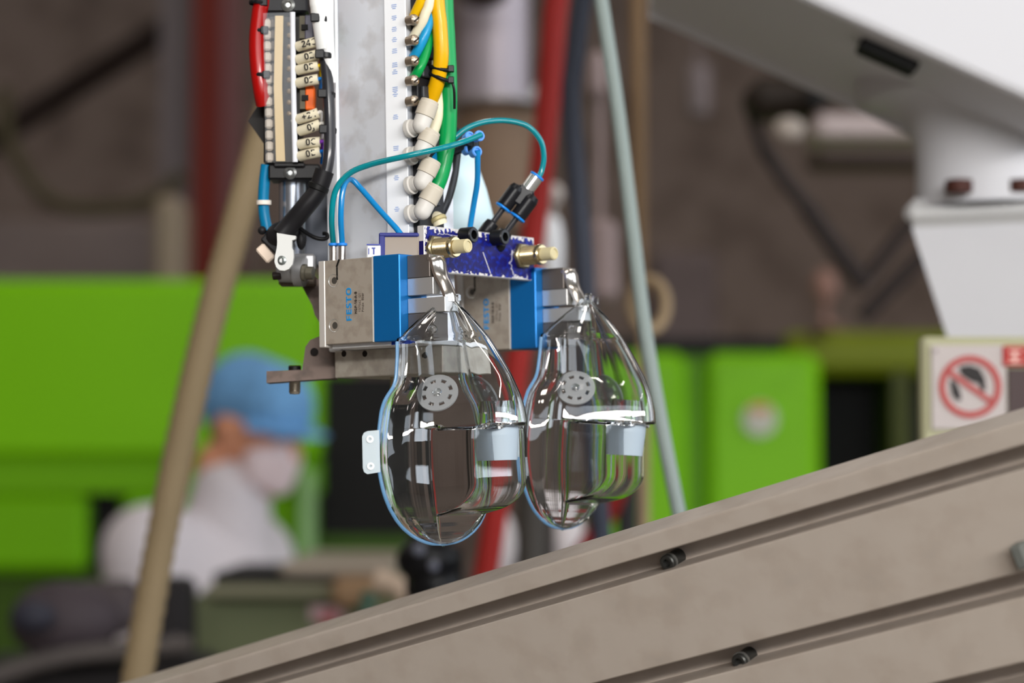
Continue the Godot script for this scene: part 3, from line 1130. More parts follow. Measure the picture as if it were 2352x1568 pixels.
func build_post() -> void:
	var t := tthing("robot_post", "grey aluminium robot post with smudged face behind the grippers", "post", -38, -24, -45)
	var b := tb(t)
	tbox(b, -61.5, -15.7, -24, 230, -66, -26, 0.8)
	part(t, "profile", b, worn(C(220, 223, 230), 0.88, 9.0, 0.4, 0.3, 21, 0.01))
	b = tb(t)
	tbox(b, -70, -61.3, -24, 230, -60, -25, 0.8)
	part(t, "flange", b, mat(C(230, 233, 238), 0.45, 0.1), "pale edge flange")
	# printed strip
	var p0 := to_tool(on_z(888, 300, -26))
	var p1 := to_tool(on_z(937, 300, -26))
	t = tthing("label_strip", "white printed label strip running down the edge of the robot post", "label", (p0.x + p1.x) / 2, 26, -26)
	b = tb(t)
	tbox(b, p0.x, p1.x, 24, 230, -26, -25.3, 0.2)
	part(t, "strip", b, mat(C(244, 246, 250), 0.45))
	b = tb(t)
	var cx := (p0.x + p1.x) / 2
	var rng := RandomNumberGenerator.new()
	rng.seed = 4
	for y in [10, 36, 62, 86, 112, 144, 160, 200, 212, 264, 336, 404, 476]:
		var c := to_tool(on_z(912, y, -25.3))
		for k in 3:
			var w := rng.randf_range(1.6, 3.6) if k != 1 else 3.4
			tbox(b, cx - w / 2 - 0.4, cx + w / 2 - 0.4, c.y - 0.95 * k - 0.22, c.y - 0.95 * k + 0.22, -25.3, -25.2)
	part(t, "printing", b, mat(C(148, 172, 220), 0.5))
	# lower block, its dark bracket and pins
	var c0 := to_tool(on_z(768, 806, -24))
	var c1 := to_tool(on_z(768, 868, -24))
	t = tthing("base_block", "grey aluminium base block under the grippers", "block", c0.x + 40, c1.y, -44)
	b = tb(t)
	tbox(b, c0.x, 8, c1.y, c0.y, -66, -24, 0.5)
	part(t, "block", b, worn(C(170, 163, 152), 0.86, 9.0, 0.45, 0.25, 33, 0.02))
	b = tb(t)
	for q in [[790, 808], [838, 808], [975, 812]]:
		var h := on_z(q[0], q[1] + 4, -24)
		b.cyl(h + tool_basis.z * 0.0001, h - tool_basis.z * 0.004, 0.0017, 14)
	part(t, "hole", b, mat(C(30, 24, 20), 0.6), "dark drilled holes")
	b = tb(t)
	var pp := on_z(905, 868, -40)
	b.cyl(pp + Vector3(0, 0.002, 0), pp - Vector3(0, 0.0085, 0), 0.0020, 16, 0.0006)
	part(t, "pin", b, mat(C(190, 176, 150), 0.25, 0.9), "steel pin")
	t = tthing("base_plate", "white and blue chipped plate sandwiched under the grippers", "plate", c0.x + 50, c0.y, -10)
	b = tb(t)
	tbox(b, -50, 9, c0.y, c0.y + 2.4, -66, -5, 0.3)
	part(t, "plate", b, mat(C(222, 222, 224), 0.5))
	b = tb(t)
	tbox(b, -10, 4, c0.y + 0.15, c0.y + 2.5, -5.2, -4.8)
	part(t, "paint", b, mat(C(26, 60, 160), 0.4), "deep blue paint patch")
	# dark bracket left of the block
	var brown := worn(C(96, 80, 72), 0.75, 9.0, 0.55, 0.3, 8, 0.02)
	var d := 1.285
	var at := pt(700, 880, d)
	t = thing("angle_bracket", "dark brown steel bracket sticking out left below the grippers", "bracket", at)
	b = MB.new(at)
	var poly := PackedVector2Array()
	for q in [[612, 852], [694, 849], [701, 796], [712, 780], [732, 772], [770, 772], [770, 868], [612, 879]]:
		var w := pt(q[0], q[1], d) - at
		poly.append(Vector2(w.x, w.y))
	b.extrude(poly, Transform3D(Basis(), at), -0.018)
	part(t, "web", b, brown)
	b = MB.new(at)
	poly = PackedVector2Array()
	for q in [[684, 640], [770, 640], [770, 800], [722, 722], [716, 700]]:
		var w := pt(q[0], q[1], d + 0.01) - at
		poly.append(Vector2(w.x, w.y))
	b.extrude(poly, Transform3D(Basis(), at + Vector3(0, 0, -0.01)), -0.012)
	part(t, "gusset", b, brown)
	b = MB.new(at)
	b.cyl(pt(722, 808, d - 0.0002), pt(722, 808, d + 0.004), 0.0022, 14)
	part(t, "hole", b, mat(C(24, 18, 16), 0.7))
	t = thing("hex_bolt", "black headed bolt through the end of the dark bracket", "bolt", pt(677, 905, d + 0.009))
	b = MB.new(t.position)
	b.cyl(pt(677, 854, d + 0.009), pt(677, 839, d + 0.009), 0.0034, 18, 0.0005)
	part(t, "head", b, mat(C(26, 24, 24), 0.5, 0.4))
	b = MB.new(t.position)
	var prof := [Vector2(0, 0)]
	for k in 8:
		prof.append(Vector2(0.0029, 0.0008 * k))
		prof.append(Vector2(0.0032, 0.0008 * k + 0.0004))
	prof.append(Vector2(0.0026, 0.0074))
	prof.append(Vector2(0, 0.0076))
	b.lathe(pt(677, 873, d + 0.009), Vector3.DOWN, prof, 18)
	part(t, "shank", b, mat(C(196, 190, 180), 0.22, 1.0), "bright threaded end")


func make_gripper(label: String) -> Node3D:
	var t := tthing("gripper", label, "gripper", -27, -22, -11, "pneumatic grippers holding the masks")
	var alu := worn(C(172, 162, 150), 0.9, 14.0, 0.42, 0.35, 41, 0.015)
	var b := tb(t)
	tbox(b, -50, -18, -21.8, 21.6, -22, 0, 0.35)
	part(t, "body", b, alu)
	b = tb(t)
	tbox(b, -54, -49.8, -23.2, 21.6, -22.4, 0.5, 0.3)
	part(t, "adapter_plate", b, mat(C(196, 190, 184), 0.42, 0.3), "paler end plate")
	b = tb(t)
	tbox(b, -18.2, -17.4, -21.9, 21.9, -22.1, 0.15)
	part(t, "joint", b, mat(C(226, 222, 214), 0.4, 0.3), "bright joint line")
	b = tb(t)
	tbox(b, -17.5, 0, -22, 22, -22, 0.2, 0.5)
	part(t, "head", b, mat(C(10, 108, 178), 0.42, 0.5), "blue anodised head")
	b = tb(t)
	for y in [11.0, -12.2]:
		b.lathe(tl(-44, y, 0.05), -tool_basis.z, [Vector2(0.0034, -0.00015), Vector2(0.0030, 0.0001), Vector2(0.0021, 0.0012), Vector2(0.0016, 0.0013)], 24)
	part(t, "countersink", b, mat(C(214, 214, 212), 0.3, 0.8), "bright countersunk holes")
	b = tb(t)
	for y in [11.0, -12.2]:
		b.cyl(tl(-43.5, y, 0.08), tl(-43.5, y, -3), 0.0018, 18)
	part(t, "hole", b, mat(C(84, 80, 74), 0.5, 0.5))
	b = tb(t)
	tbox(b, -42.4, -40.9, 11, 18, -0.5, 0.06, 0.3)
	b.box(tl(-41.0, 19.8, -0.2), Vector3(0.0012, 0.0042, 0.0006), tool_basis * Basis(Vector3(0, 0, 1), -0.45))
	part(t, "slot", b, mat(C(18, 16, 14), 0.7), "dark cable slot")
	# rotated lettering, reading upwards
	var rot := Basis(Vector3(0, 0, 1), PI / 2)
	var place := func(x: float, y: float) -> Transform3D: return Transform3D(rot, tool_basis.inverse() * (tl(x, y, 0.06) - t.position))
	lettering(t, "brand_lettering", "FESTO", 0.0034, place.call(-33.8, -1.9).scaled_local(Vector3(1.28, 1, 1)), mat(C(30, 128, 190), 0.5), true)
	lettering(t, "type_printing", "HGP-16-A-B", 0.00155, place.call(-29.3, -1.3), mat(C(40, 32, 28), 0.5), true)
	lettering(t, "type_printing", "197542  G1", 0.0014, place.call(-26.6, -1.3), mat(C(96, 84, 76), 0.5))
	lettering(t, "type_printing", "Pmax  8bar", 0.0014, place.call(-24.6, -1.3), mat(C(66, 56, 50), 0.5))
	# jaws and fingers
	var steel := mat(C(186, 184, 182), 0.32, 0.6)
	var dark := mat(C(104, 96, 90), 0.45, 0.5)
	b = tb(t)
	tbox(b, 0, 16.6, 0.9, 9.6, -18, -6, 0.25)
	part(t, "jaw", b, steel)
	b = tb(t)
	tbox(b, 0, 24, -8.2, -0.6, -18, -6, 0.25)
	part(t, "jaw", b, steel)
	b = tb(t)
	tbox(b, 0, 14.5, 9.8, 21.3, -18, -6, 0.25)
	part(t, "finger", b, dark, "dark upper finger block")
	b = tb(t)
	tbox(b, 0, 16.5, -21.2, -8.4, -18, -6, 0.25)
	part(t, "finger", b, dark, "dark lower finger block")
	# curved polished tip: an outline along the jaw plane, 11 mm wide
	b = tb(t)
	var outl := []
	for q in [[13.8, 21.3], [16.0, 20.6], [17.4, 18.2], [18.2, 14.5], [19.4, 11.0], [21.4, 7.6], [23.2, 4.0], [24.6, 0.4], [24.9, -3.0]]:
		outl.append(Vector3(q[0], q[1], 0))
	outl = MB.curve(outl, 5)
	for i in outl.size() - 1:
		var p: Vector3 = outl[i]
		var q: Vector3 = outl[i + 1]
		var e := (q - p).normalized()
		var nn := Vector3(-e.y, e.x, 0)
		if nn.x < 0:
			nn = -nn
		var p2: Vector3 = outl[mini(i + 2, outl.size() - 1)]
		var e2 := (p2 - q).normalized() if i + 2 < outl.size() else e
		var n2 := Vector3(-e2.y, e2.x, 0)
		if n2.x < 0:
			n2 = -n2
		var w0 := 6.4 - 2.0 * float(i) / outl.size()
		var w1 := 6.4 - 2.0 * float(i + 1) / outl.size()
		var inner0 := p - nn * 3.0
		var inner1 := q - n2 * 3.0
		var o := tool_basis * nn
		var o2 := tool_basis * n2
		# crowned outer face in four strips
		for s in 6:
			var f0 := -1.0 + s / 3.0
			var f1 := -1.0 + (s + 1) / 3.0
			var dz0 := Vector3(0, 0, -12 + f0 * w0)
			var dz1 := Vector3(0, 0, -12 + f1 * w0)
			var ez0 := Vector3(0, 0, -12 + f0 * w1)
			var ez1 := Vector3(0, 0, -12 + f1 * w1)
			var c0 := -1.5 * f0 * f0
			var c1 := -1.5 * f1 * f1
			var a0 := tl((p + nn * c0 + dz0).x, (p + nn * c0).y, dz0.z)
			var a1 := tl((p + nn * c1).x, (p + nn * c1).y, dz1.z)
			var b0 := tl((q + n2 * c0).x, (q + n2 * c0).y, ez0.z)
			var b1 := tl((q + n2 * c1).x, (q + n2 * c1).y, ez1.z)
			var na := (o + tool_basis.z * f0 * 0.55).normalized()
			var nb := (o + tool_basis.z * f1 * 0.55).normalized()
			var nc := (o2 + tool_basis.z * f0 * 0.55).normalized()
			var nd := (o2 + tool_basis.z * f1 * 0.55).normalized()
			b.tri(a0, a1, b1, na, nb, nd)
			b.tri(a0, b1, b0, na, nd, nc)
		for s in [-1.0, 1.0]:
			var z0: float = -12 + s * w0
			var z1: float = -12 + s * w1
			var k0 := p - nn * 1.5
			var k1 := q - n2 * 1.5
			b.quad(tl(k0.x, k0.y, z0), tl(k1.x, k1.y, z1), tl(inner1.x, inner1.y, z1), tl(inner0.x, inner0.y, z0), tool_basis.z * s)
		b.quad(tl(inner0.x, inner0.y, -12 - w0), tl(inner1.x, inner1.y, -12 - w1), tl(inner1.x, inner1.y, -12 + w1), tl(inner0.x, inner0.y, -12 + w0), -o)
	part(t, "finger_tip", b, mat(C(214, 206, 198), 0.16, 0.95), "polished curved finger tip")
	return t


const STEP := 117.0


func build_grippers() -> void:
	var t := make_gripper("front blue headed gripper with its lettering facing the camera")
	copy_of(t, "rear blue headed gripper half hidden behind the painted blue plate", Transform3D(tool_basis, t.position - tool_basis.z * STEP * 0.001))


func build_plate() -> void:
	# painted plate with chipped edges
	var x1 := -2.6
	var a := to_tool(on_x(974, 517, x1))
	var e := to_tool(on_x(1226, 541, x1))
	var ym := a.y - 23.5
	var t := tthing("mounting_plate", "deep blue painted mounting plate with chipped pale edges", "plate", x1 - 2, ym, (a.z + e.z) / 2)
	var b := tb(t)
	tbox(b, x1 - 4.6, x1, ym, a.y, e.z, a.z, 0.3)
	part(t, "plate", b, mat(C(206, 202, 196), 0.45, 0.15))
	var im := Image.create(640, 160, false, Image.FORMAT_RGB8)
	var ns := FastNoiseLite.new()
	ns.seed = 12
	ns.frequency = 0.035
	ns.fractal_octaves = 4
	var fine := FastNoiseLite.new()
	fine.seed = 5
	fine.frequency = 0.09
	for y in 160:
		for x in 640:
			var v := ns.get_noise_2d(x, y)
			var f := fine.get_noise_2d(x, y)
			var edge := minf(minf(x, 640 - x) * 0.9 + 3.0, minf(y - 2.0, (160 - y) * 1.6))
			var dx := (x - 560.0) / 1.0
			var dy := (y - 100.0) / 1.0
			var ring := absf(sqrt(dx * dx + dy * dy) - 62.0 - v * 26.0)
			var chip := edge + v * 34.0 < 5.0 or (ring < 4.0 + f * 5.0 and x < 600 and v > -0.3) or f * 0.7 + v > 1.0
			if absf((x - 330.0) - (y - 70.0) * 0.55) < 2.4 and y > 72 and y < 150:
				chip = true
			if absf(y - 22.0 - v * 6) < 1.2 and x > 70 and x < 190:
				chip = true
			var c := C(18, 14, 84).lerp(C(14, 40, 150), clampf(0.1 + v * 1.4, 0, 1))
			if chip:
				c = C(206, 202, 198).lerp(C(150, 150, 170), clampf(f, 0, 1))
			im.set_pixel(x, y, c)
	var pm := StandardMaterial3D.new()
	pm.albedo_texture = ImageTexture.create_from_image(im)
	pm.roughness = 0.45
	pm.metallic_specular = 0.3
	b = tb(t)
	b.quad_uv(tl(x1 + 0.06, a.y - 0.3, a.z - 0.3), tl(x1 + 0.06, a.y - 0.3, e.z + 0.3), tl(x1 + 0.06, ym + 0.3, e.z + 0.3), tl(x1 + 0.06, ym + 0.3, a.z - 0.3), tool_basis.x)
	part(t, "paint", b, pm, "scuffed deep blue paint")
	b = tb(t)
	tbox(b, x1 - 4.0, x1 - 0.6, a.y - 18, a.y - 8, a.z, a.z + 0.08)
	part(t, "edge_paint", b, mat(C(24, 22, 84), 0.4))
	# shock absorbers
	var brass := mat(C(178, 162, 128), 0.25, 0.95)
	var first: Node3D = null
	for s in [[996, 571, "brass coloured shock absorber with cream tip near the front end of the blue plate"], [1196, 588, "brass coloured shock absorber with cream tip at the far end of the blue plate"]]:
		var c := on_x(s[0], s[1], x1 + 0.1)
		if first:
			copy_of(first, s[2], Transform3D(tool_basis, c))
			continue
		t = thing("shock_absorber", s[2], "absorber", c, "shock absorbers on the blue plate")
		t.basis = tool_basis
		first = t
		var x := tool_basis.x
		b = tb(t)
		b.lathe(c, x, [Vector2(0, 0), Vector2(0.0070, 0), Vector2(0.0074, 0.0004), Vector2(0.0074, 0.0022), Vector2(0.0066, 0.003), Vector2(0, 0.003)], 6)
		part(t, "nut", b, mat(C(150, 138, 106), 0.35, 0.9))
		var prof := [Vector2(0.0052, 0.0028)]
		for k in 11:
			prof.append(Vector2(0.0053, 0.0032 + 0.0008 * k))
			prof.append(Vector2(0.0048, 0.0036 + 0.0008 * k))
		prof.append_array([Vector2(0.0053, 0.0124), Vector2(0.0056, 0.0126), Vector2(0.0056, 0.0142), Vector2(0.0050, 0.0148), Vector2(0.0036, 0.0148)])
		b = tb(t)
		b.lathe(c, x, prof, 32)
		part(t, "threaded_barrel", b, brass)
		b = tb(t)
		b.lathe(c, x, [Vector2(0.0036, 0.0146), Vector2(0.0036, 0.0222), Vector2(0.0031, 0.0228), Vector2(0.0024, 0.0228), Vector2(0.0022, 0.0222), Vector2(0, 0.0222)], 24)
		part(t, "rubber_tip", b, mat(C(196, 184, 146), 0.5), "cream plastic tip")
	var fs: Node3D = null
	for s in [[1062, 541, "black socket head screw on the blue plate nearer the front shock absorber"], [1134, 546, "black socket head screw on the blue plate below the black tube connector"]]:
		var c := on_x(s[0], s[1], x1 + 0.1)
		if fs:
			copy_of(fs, s[2], Transform3D(tool_basis, c))
			continue
		t = thing("socket_screw", s[2], "screw", c, "socket head screws on the blue plate")
		t.basis = tool_basis
		fs = t
		b = tb(t)
		b.lathe(c, tool_basis.x, [Vector2(0.0042, 0), Vector2(0.0042, 0.0072), Vector2(0.0038, 0.0078), Vector2(0.0024, 0.0078)], 28)
		part(t, "head", b, mat(C(30, 30, 32), 0.35, 0.5))
		b = tb(t)
		b.lathe(c, tool_basis.x, [Vector2(0.0025, 0.0079), Vector2(0.0023, 0.0040), Vector2(0, 0.0036)], 6)
		part(t, "hex_socket", b, mat(C(12, 12, 12), 0.4, 0.3))
	# bracket with a blue rim behind the plate
	var d := 1.243
	t = thing("cover_bracket", "grey brown bracket with a blue rim left of the blue plate", "bracket", pt(915, 583, d))
	b = MB.new(t.position)
	block(b, 876, 538, 962, 600, d, 0.006, 0.001)
	part(t, "plate", b, mat(C(150, 138, 126), 0.5))
	b = MB.new(t.position)
	block(b, 870, 534, 962, 543, d - 0.001, 0.008, 0.0006)
	block(b, 870, 534, 884, 600, d - 0.001, 0.008, 0.0006)
	part(t, "rim", b, mat(C(52, 56, 120), 0.45), "dull blue rim")
	b = MB.new(t.position)
	block(b, 842, 562, 874, 600, d - 0.002, 0.006, 0.0006)
	part(t, "tag", b, mat(C(220, 222, 226), 0.5), "white tag with dark marks")
	b = MB.new(t.position)
	block(b, 846, 570, 848, 584, d - 0.0022, 0.0004)
	block(b, 854, 568, 862, 571, d - 0.0022, 0.0004)
	block(b, 857, 571, 860, 584, d - 0.0022, 0.0004)
	block(b, 842, 560, 874, 563, d - 0.0022, 0.0004)
	part(t, "tag_print", b, mat(C(70, 80, 150), 0.5))


# ---------------------------------------------------------------- masks
var mask_o: Vector3
var mask_b: Basis


func ml(u: float, w: float, v: float) -> Vector3:
	return mask_o + mask_b * (Vector3(u, w, v) * 0.001)


func lerp_table(tab: Array, x: float) -> float:
	for i in tab.size() - 1:
		var p: Vector2 = tab[i]
		var q: Vector2 = tab[i + 1]
		if x <= p.x and x >= q.x:
			var t := (p.x - x) / (p.x - q.x)
			var a: float = tab[maxi(i - 1, 0)].y
			var d: float = tab[mini(i + 2, tab.size() - 1)].y
			var c := cubic_interpolate(p.y, q.y, a, d, t)
			return clampf(c, minf(p.y, q.y) - 0.6, maxf(p.y, q.y) + 0.6)
	return tab[tab.size() - 1].y


const HALF := 50


# half of a cross-section: HALF + 1 points from the rim to the nose line
func mask_section(w: float, blend: float) -> Array:
	var W := lerp_table([Vector2(66, 3.0), Vector2(62, 6.5), Vector2(57, 13), Vector2(51, 20), Vector2(46.6, 25.0), Vector2(45.4, 29.6), Vector2(36, 30.4), Vector2(25, 32.0), Vector2(21, 34.4), Vector2(17.5, 38.6), Vector2(14, 42.4), Vector2(9, 45.4), Vector2(3, 47.2), Vector2(-4, 48.8), Vector2(-12, 49.6), Vector2(-22, 49.4), Vector2(-32, 48.2), Vector2(-39, 45.2), Vector2(-45, 40.4), Vector2(-49, 35.4), Vector2(-52.5, 29), Vector2(-55, 22.4), Vector2(-56.8, 15.5), Vector2(-57.8, 8.5), Vector2(-58.1, 1.0)], w)
	W *= 0.93
	var F := lerp_table([Vector2(66, 14.5), Vector2(57, 24), Vector2(47, 33), Vector2(36, 41), Vector2(25, 48), Vector2(12, 53.4), Vector2(0, 55.5), Vector2(-60, 55.5)], w)
	var rv := lerp_table([Vector2(66, 11), Vector2(57, 6), Vector2(46, 0.5), Vector2(40, 0), Vector2(-18, 0), Vector2(-40, 3.2), Vector2(-60, 5.0)], w)
	var cu := 25.0
	if w < -26.0:
		var q := minf((-26.0 - w) / 17.0, 1.0)
		cu = 25.0 * sqrt(1.0 - q * q)
	var bf := lerp_table([Vector2(66, 1), Vector2(-30, 1), Vector2(-40, 0.92), Vector2(-48, 0.72), Vector2(-53, 0.5), Vector2(-56, 0.3), Vector2(-58.1, 0.1)], w)
	# flange along the rim, absent above the notches
	var fl := clampf((47.0 - w) / 3.0, 0.15, 1.0) * minf(1.0, W / 8.0)
	var fr := [0.165, 0.245, 0.32, 0.44, 0.60, 0.83, 0.965, 1.0]
	var us := [0.78, 0.64, 0.56, 0.49, 0.38, 0.24, 0.11, 0.0]
	var hi := [Vector2(W, rv), Vector2(W - 3.4 * fl, rv + 0.5 * fl), Vector2(W - 4.6 * fl - 0.03 * W, rv + 2.2 * fl)]
	var lo := [Vector2(W, rv), Vector2(W - 3.4 * fl, rv + 0.5 * fl * bf), Vector2(W - 4.6 * fl - 0.03 * W, rv + 2.2 * fl * bf)]
	for j in 8:
		hi.append(Vector2(W * us[j], lerpf(rv, F, fr[j])))
	var lu := [0.78, 0.64, 0.57, 0.548, 0.536, 0.50, 0.30, 0.0]
	var lv := [9.1, 13.5, 15.4, 16.2, 16.6, 17.0, 17.2, 17.4]
	var lc := [0.0, 0.0, 0.0, 0.06, 0.50, 0.90, 0.99, 1.0]
	for j in 8:
		lo.append(Vector2(W * lu[j] if cu < 1.0 else minf(W, 45.6) * lu[j], rv + (lv[j] - rv * 0.6) * bf + cu * lc[j]))
	var o := []
	for i in HALF + 1:
		var s := float(i) / HALF * 10.0
		var k := mini(int(s), 9)
		var f := s - k
		var pts := []
		for j in 11:
			pts.append(hi[j].lerp(lo[j], blend))
		var a: Vector2 = pts[maxi(k - 1, 0)]
		var d: Vector2 = pts[mini(k + 2, 10)] if k < 9 else Vector2(-pts[9].x, pts[9].y)
		o.append(pts[k].cubic_interpolate(pts[k + 1], a, d, f))
	return o


func make_mask(label: String) -> Node3D:
	mask_b = Basis(Vector3(0, 0, 1), 0.03) * Basis(Vector3.UP, deg_to_rad(90.0 - 33.5))
	mask_o = pt(996, 985, 1.2236)
	var t := thing("face_mask", label, "mask", ml(0, 64, 12), "clear moulded face masks held by the grippers")
	t.basis = mask_b
	var rows := []
	var n_up := 44
	for i in n_up:
		rows.append(Vector2(lerpf(66.0, 1.6, float(i) / (n_up - 1)), 0.0))
	for q in [[1.1, 0.006], [0.6, 0.025], [0.25, 0.07], [0.06, 0.15], [0.0, 0.27], [0.0, 0.42], [0.0, 0.58], [0.0, 0.73], [-0.06, 0.85], [-0.25, 0.93], [-0.6, 0.975], [-1.1, 0.994]]:
		rows.append(Vector2(q[0], q[1]))
	for i in 46:
		var f := float(i) / 45.0
		rows.append(Vector2(lerpf(-1.6, -58.1, sin(f * PI / 2 * 0.999) * 0.6 + f * 0.4), 1.0))
	var P := []
	for r in rows:
		var h := mask_section(r.x, r.y)
		var row := []
		for i in HALF + 1:
			row.append(Vector3(-h[i].x, r.x, h[i].y))
		for i in range(HALF - 1, -1, -1):
			row.append(Vector3(h[i].x, r.x, h[i].y))
		P.append(row)
	var R := P.size()
	var K: int = P[0].size()
	var N := []
	for j in R:
		var nr := []
		for i in K:
			var du: Vector3 = P[j][mini(i + 1, K - 1)] - P[j][maxi(i - 1, 0)]
			var ja := j
			var jb := j
			var dw := Vector3()
			while dw.length() < 0.5 and (ja > 0 or jb < R - 1):
				ja = maxi(ja - 1, 0)
				jb = mini(jb + 1, R - 1)
				dw = P[jb][i] - P[ja][i]
			var n := dw.cross(du)
			n = n.normalized() if n.length() > 1e-9 else Vector3(0, 0, 1)
			nr.append(n)
		N.append(nr)
	# the outward side: the nose line points forward
	if N[20][HALF].z < 0:
		for j in R:
			for i in K:
				N[j][i] = -N[j][i]
	var th := 1.5
	var b := MB.new(t.position, t.basis)
	var W := func(p: Vector3) -> Vector3: return mask_o + mask_b * (p * 0.001)
	var outer := []
	var inner := []
	for j in R:
		var ro := []
		var ri := []
		for i in K:
			ro.append(W.call(P[j][i]))
			ri.append(W.call(P[j][i] - N[j][i] * th))
		outer.append(ro)
		inner.append(ri)
	var wn := []
	for j in R:
		var q := []
		for i in K:
			q.append(mask_b * N[j][i])
		wn.append(q)
	for j in R - 1:
		for i in K - 1:
			b.tri(outer[j][i], outer[j][i + 1], outer[j + 1][i + 1], wn[j][i], wn[j][i + 1], wn[j + 1][i + 1])
			b.tri(outer[j][i], outer[j + 1][i + 1], outer[j + 1][i], wn[j][i], wn[j + 1][i + 1], wn[j + 1][i])
			b.tri(inner[j][i], inner[j][i + 1], inner[j + 1][i + 1], -wn[j][i], -wn[j][i + 1], -wn[j + 1][i + 1])
			b.tri(inner[j][i], inner[j + 1][i + 1], inner[j + 1][i], -wn[j][i], -wn[j + 1][i + 1], -wn[j + 1][i])
	for j in R - 1:
		for i in [0, K - 1]:
			var away: Vector3 = outer[j][i] - outer[j][HALF]
			b.quad(outer[j][i], outer[j + 1][i], inner[j + 1][i], inner[j][i], away)
	for i in K - 1:
		b.quad(outer[0][i], outer[0][i + 1], inner[0][i + 1], inner[0][i], mask_b.y)
		b.quad(outer[R - 1][i], outer[R - 1][i + 1], inner[R - 1][i + 1], inner[R - 1][i], -mask_b.y)
	part(t, "shell", b, clear_plastic(), "clear glossy shell")

	# seal rim round the face opening, below the notches
	var loop := []
	for j in R:
		if P[j][0].y < 44.5:
			loop.append(W.call(P[j][0] + Vector3(-0.5, 0, -0.6)))
	var far := []
	for j in R:
		if P[j][K - 1].y < 44.5:
			far.append(W.call(P[j][K - 1] + Vector3(0.5, 0, -0.6)))
	far.reverse()
	loop.append_array(far)
	b = MB.new(t.position, t.basis)
	b.tube(loop, 0.0009, 12, 1)
	part(t, "rim", b, frosted(C(112, 164, 208), 0.5, 0.3), "pale blue edge of the face opening")
	# round vents on both cheeks
	var jr := 0
	for j in R:
		if absf(P[j][0].y - 16.5) < absf(P[jr][0].y - 16.5):
			jr = j
	for s in [0, 1]:
		var ic := 0
		for i in HALF:
			if absf(absf(P[jr][i].x) - 20.0) < absf(absf(P[jr][ic].x) - 20.0):
				ic = i
		if s == 1:
			ic = K - 1 - ic
		var c: Vector3 = outer[jr][ic]
		var nn: Vector3 = wn[jr][ic]
		var uy := (mask_b.y - nn * mask_b.y.dot(nn)).normalized()
		var ux := uy.cross(nn)
		c += nn * 0.0008
		b = MB.new(t.position, t.basis)
		vent(b, c, ux, uy, nn)
		var v := part(t, "vent_disc", b, frosted(C(150, 153, 155), 0.5, 0.4), "frosted round vent with eight slots")
		b = MB.new(t.position, t.basis)
		b.lathe(c, nn, [Vector2(0, 0.001), Vector2(0.0019, 0.001), Vector2(0.0023, 0.0016), Vector2(0.0017, 0.0026), Vector2(0, 0.003)], 20, true)
		part(v, "hub", b, clear_plastic())
	# small bosses and gate marks near the bridge
	var jt := 0
	for j in R:
		if absf(P[j][0].y - 49.0) < absf(P[jt][0].y - 49.0):
			jt = j
	b = MB.new(t.position, t.basis)
	for i in [22, K - 23]:
		var c: Vector3 = outer[jt][i] + wn[jt][i] * 0.0002
		b.lathe(c, wn[jt][i], [Vector2(0.0024, 0), Vector2(0.0022, 0.0012), Vector2(0.0012, 0.0015), Vector2(0, 0.0009)], 18, true)
	part(t, "boss", b, clear_plastic())
	b = MB.new(t.position, t.basis)
	b.box(ml(-3.2, 65.5, 13.0), Vector3(0.0016, 0.004, 0.003), mask_b, 0.0005)
	b.box(ml(3.4, 65.8, 14.5), Vector3(0.002, 0.004, 0.004), mask_b, 0.0006)
	b.box(ml(0, 66.5, 12.5), Vector3(0.004, 0.006, 0.0045), mask_b, 0.001)
	part(t, "gate_stub", b, clear_plastic())
	# hose port under the shelf
	b = MB.new(t.position, t.basis)
	b.lathe(ml(0, -0.4, 38.6), -mask_b.y, [Vector2(0.0098, -0.0002), Vector2(0.0108, 0.0), Vector2(0.01075, 0.004), Vector2(0.0097, 0.0165), Vector2(0.0084, 0.0165), Vector2(0.0086, 0.0)], 40)
	part(t, "hose_port", b, frosted(C(172, 186, 198), 0.80, 0.35), "frosted hose port")
	b = MB.new(t.position, t.basis)
	b.lathe(ml(0, 0.4, 38.6), mask_b.y, [Vector2(0.0078, 0), Vector2(0.0094, 0), Vector2(0.0090, 0.006), Vector2(0.0080, 0.012), Vector2(0.0072, 0.012), Vector2(0.0074, 0.006), Vector2(0.0078, 0)], 36)
	part(t, "inner_collar", b, clear_plastic())
	# strap lug on the near side
	b = MB.new(t.position, t.basis)
	var lug := PackedVector2Array()
	for q in [[0.5, 9.5], [-5.2, 9.2], [-7.0, 8.4], [-7.9, 6.6], [-8.0, -8.8], [-7.4, -10.8], [-5.8, -11.8], [0.5, -11.0]]:
		lug.append(Vector2(q[0], q[1]) * 0.001)
	# the lug lies along the rim and leans out sideways
	var lb := Basis(Vector3(0, 0, 1), 0.03) * Basis(Vector3.UP, 0.12)
	var lt := Transform3D(lb, ml(-47.6, -10.0, 0.4))
	b.extrude(lug, lt, 0.0012)
	var lg := part(t, "strap_lug", b, frosted(C(196, 208, 214), 0.6, 0.35), "frosted strap lug with two rivet holes")
	for y in [5.2, -8.0]:
		b = MB.new(t.position, t.basis)
		b.lathe(lt * Vector3(-0.0042, y * 0.001, 0.0012), lb.z, [Vector2(0.0019, 0), Vector2(0.0018, 0.0005), Vector2(0.0008, 0.0004), Vector2(0.0007, -0.0008)], 18)
		part(lg, "rivet", b, mat(C(214, 218, 220), 0.3))
	return t


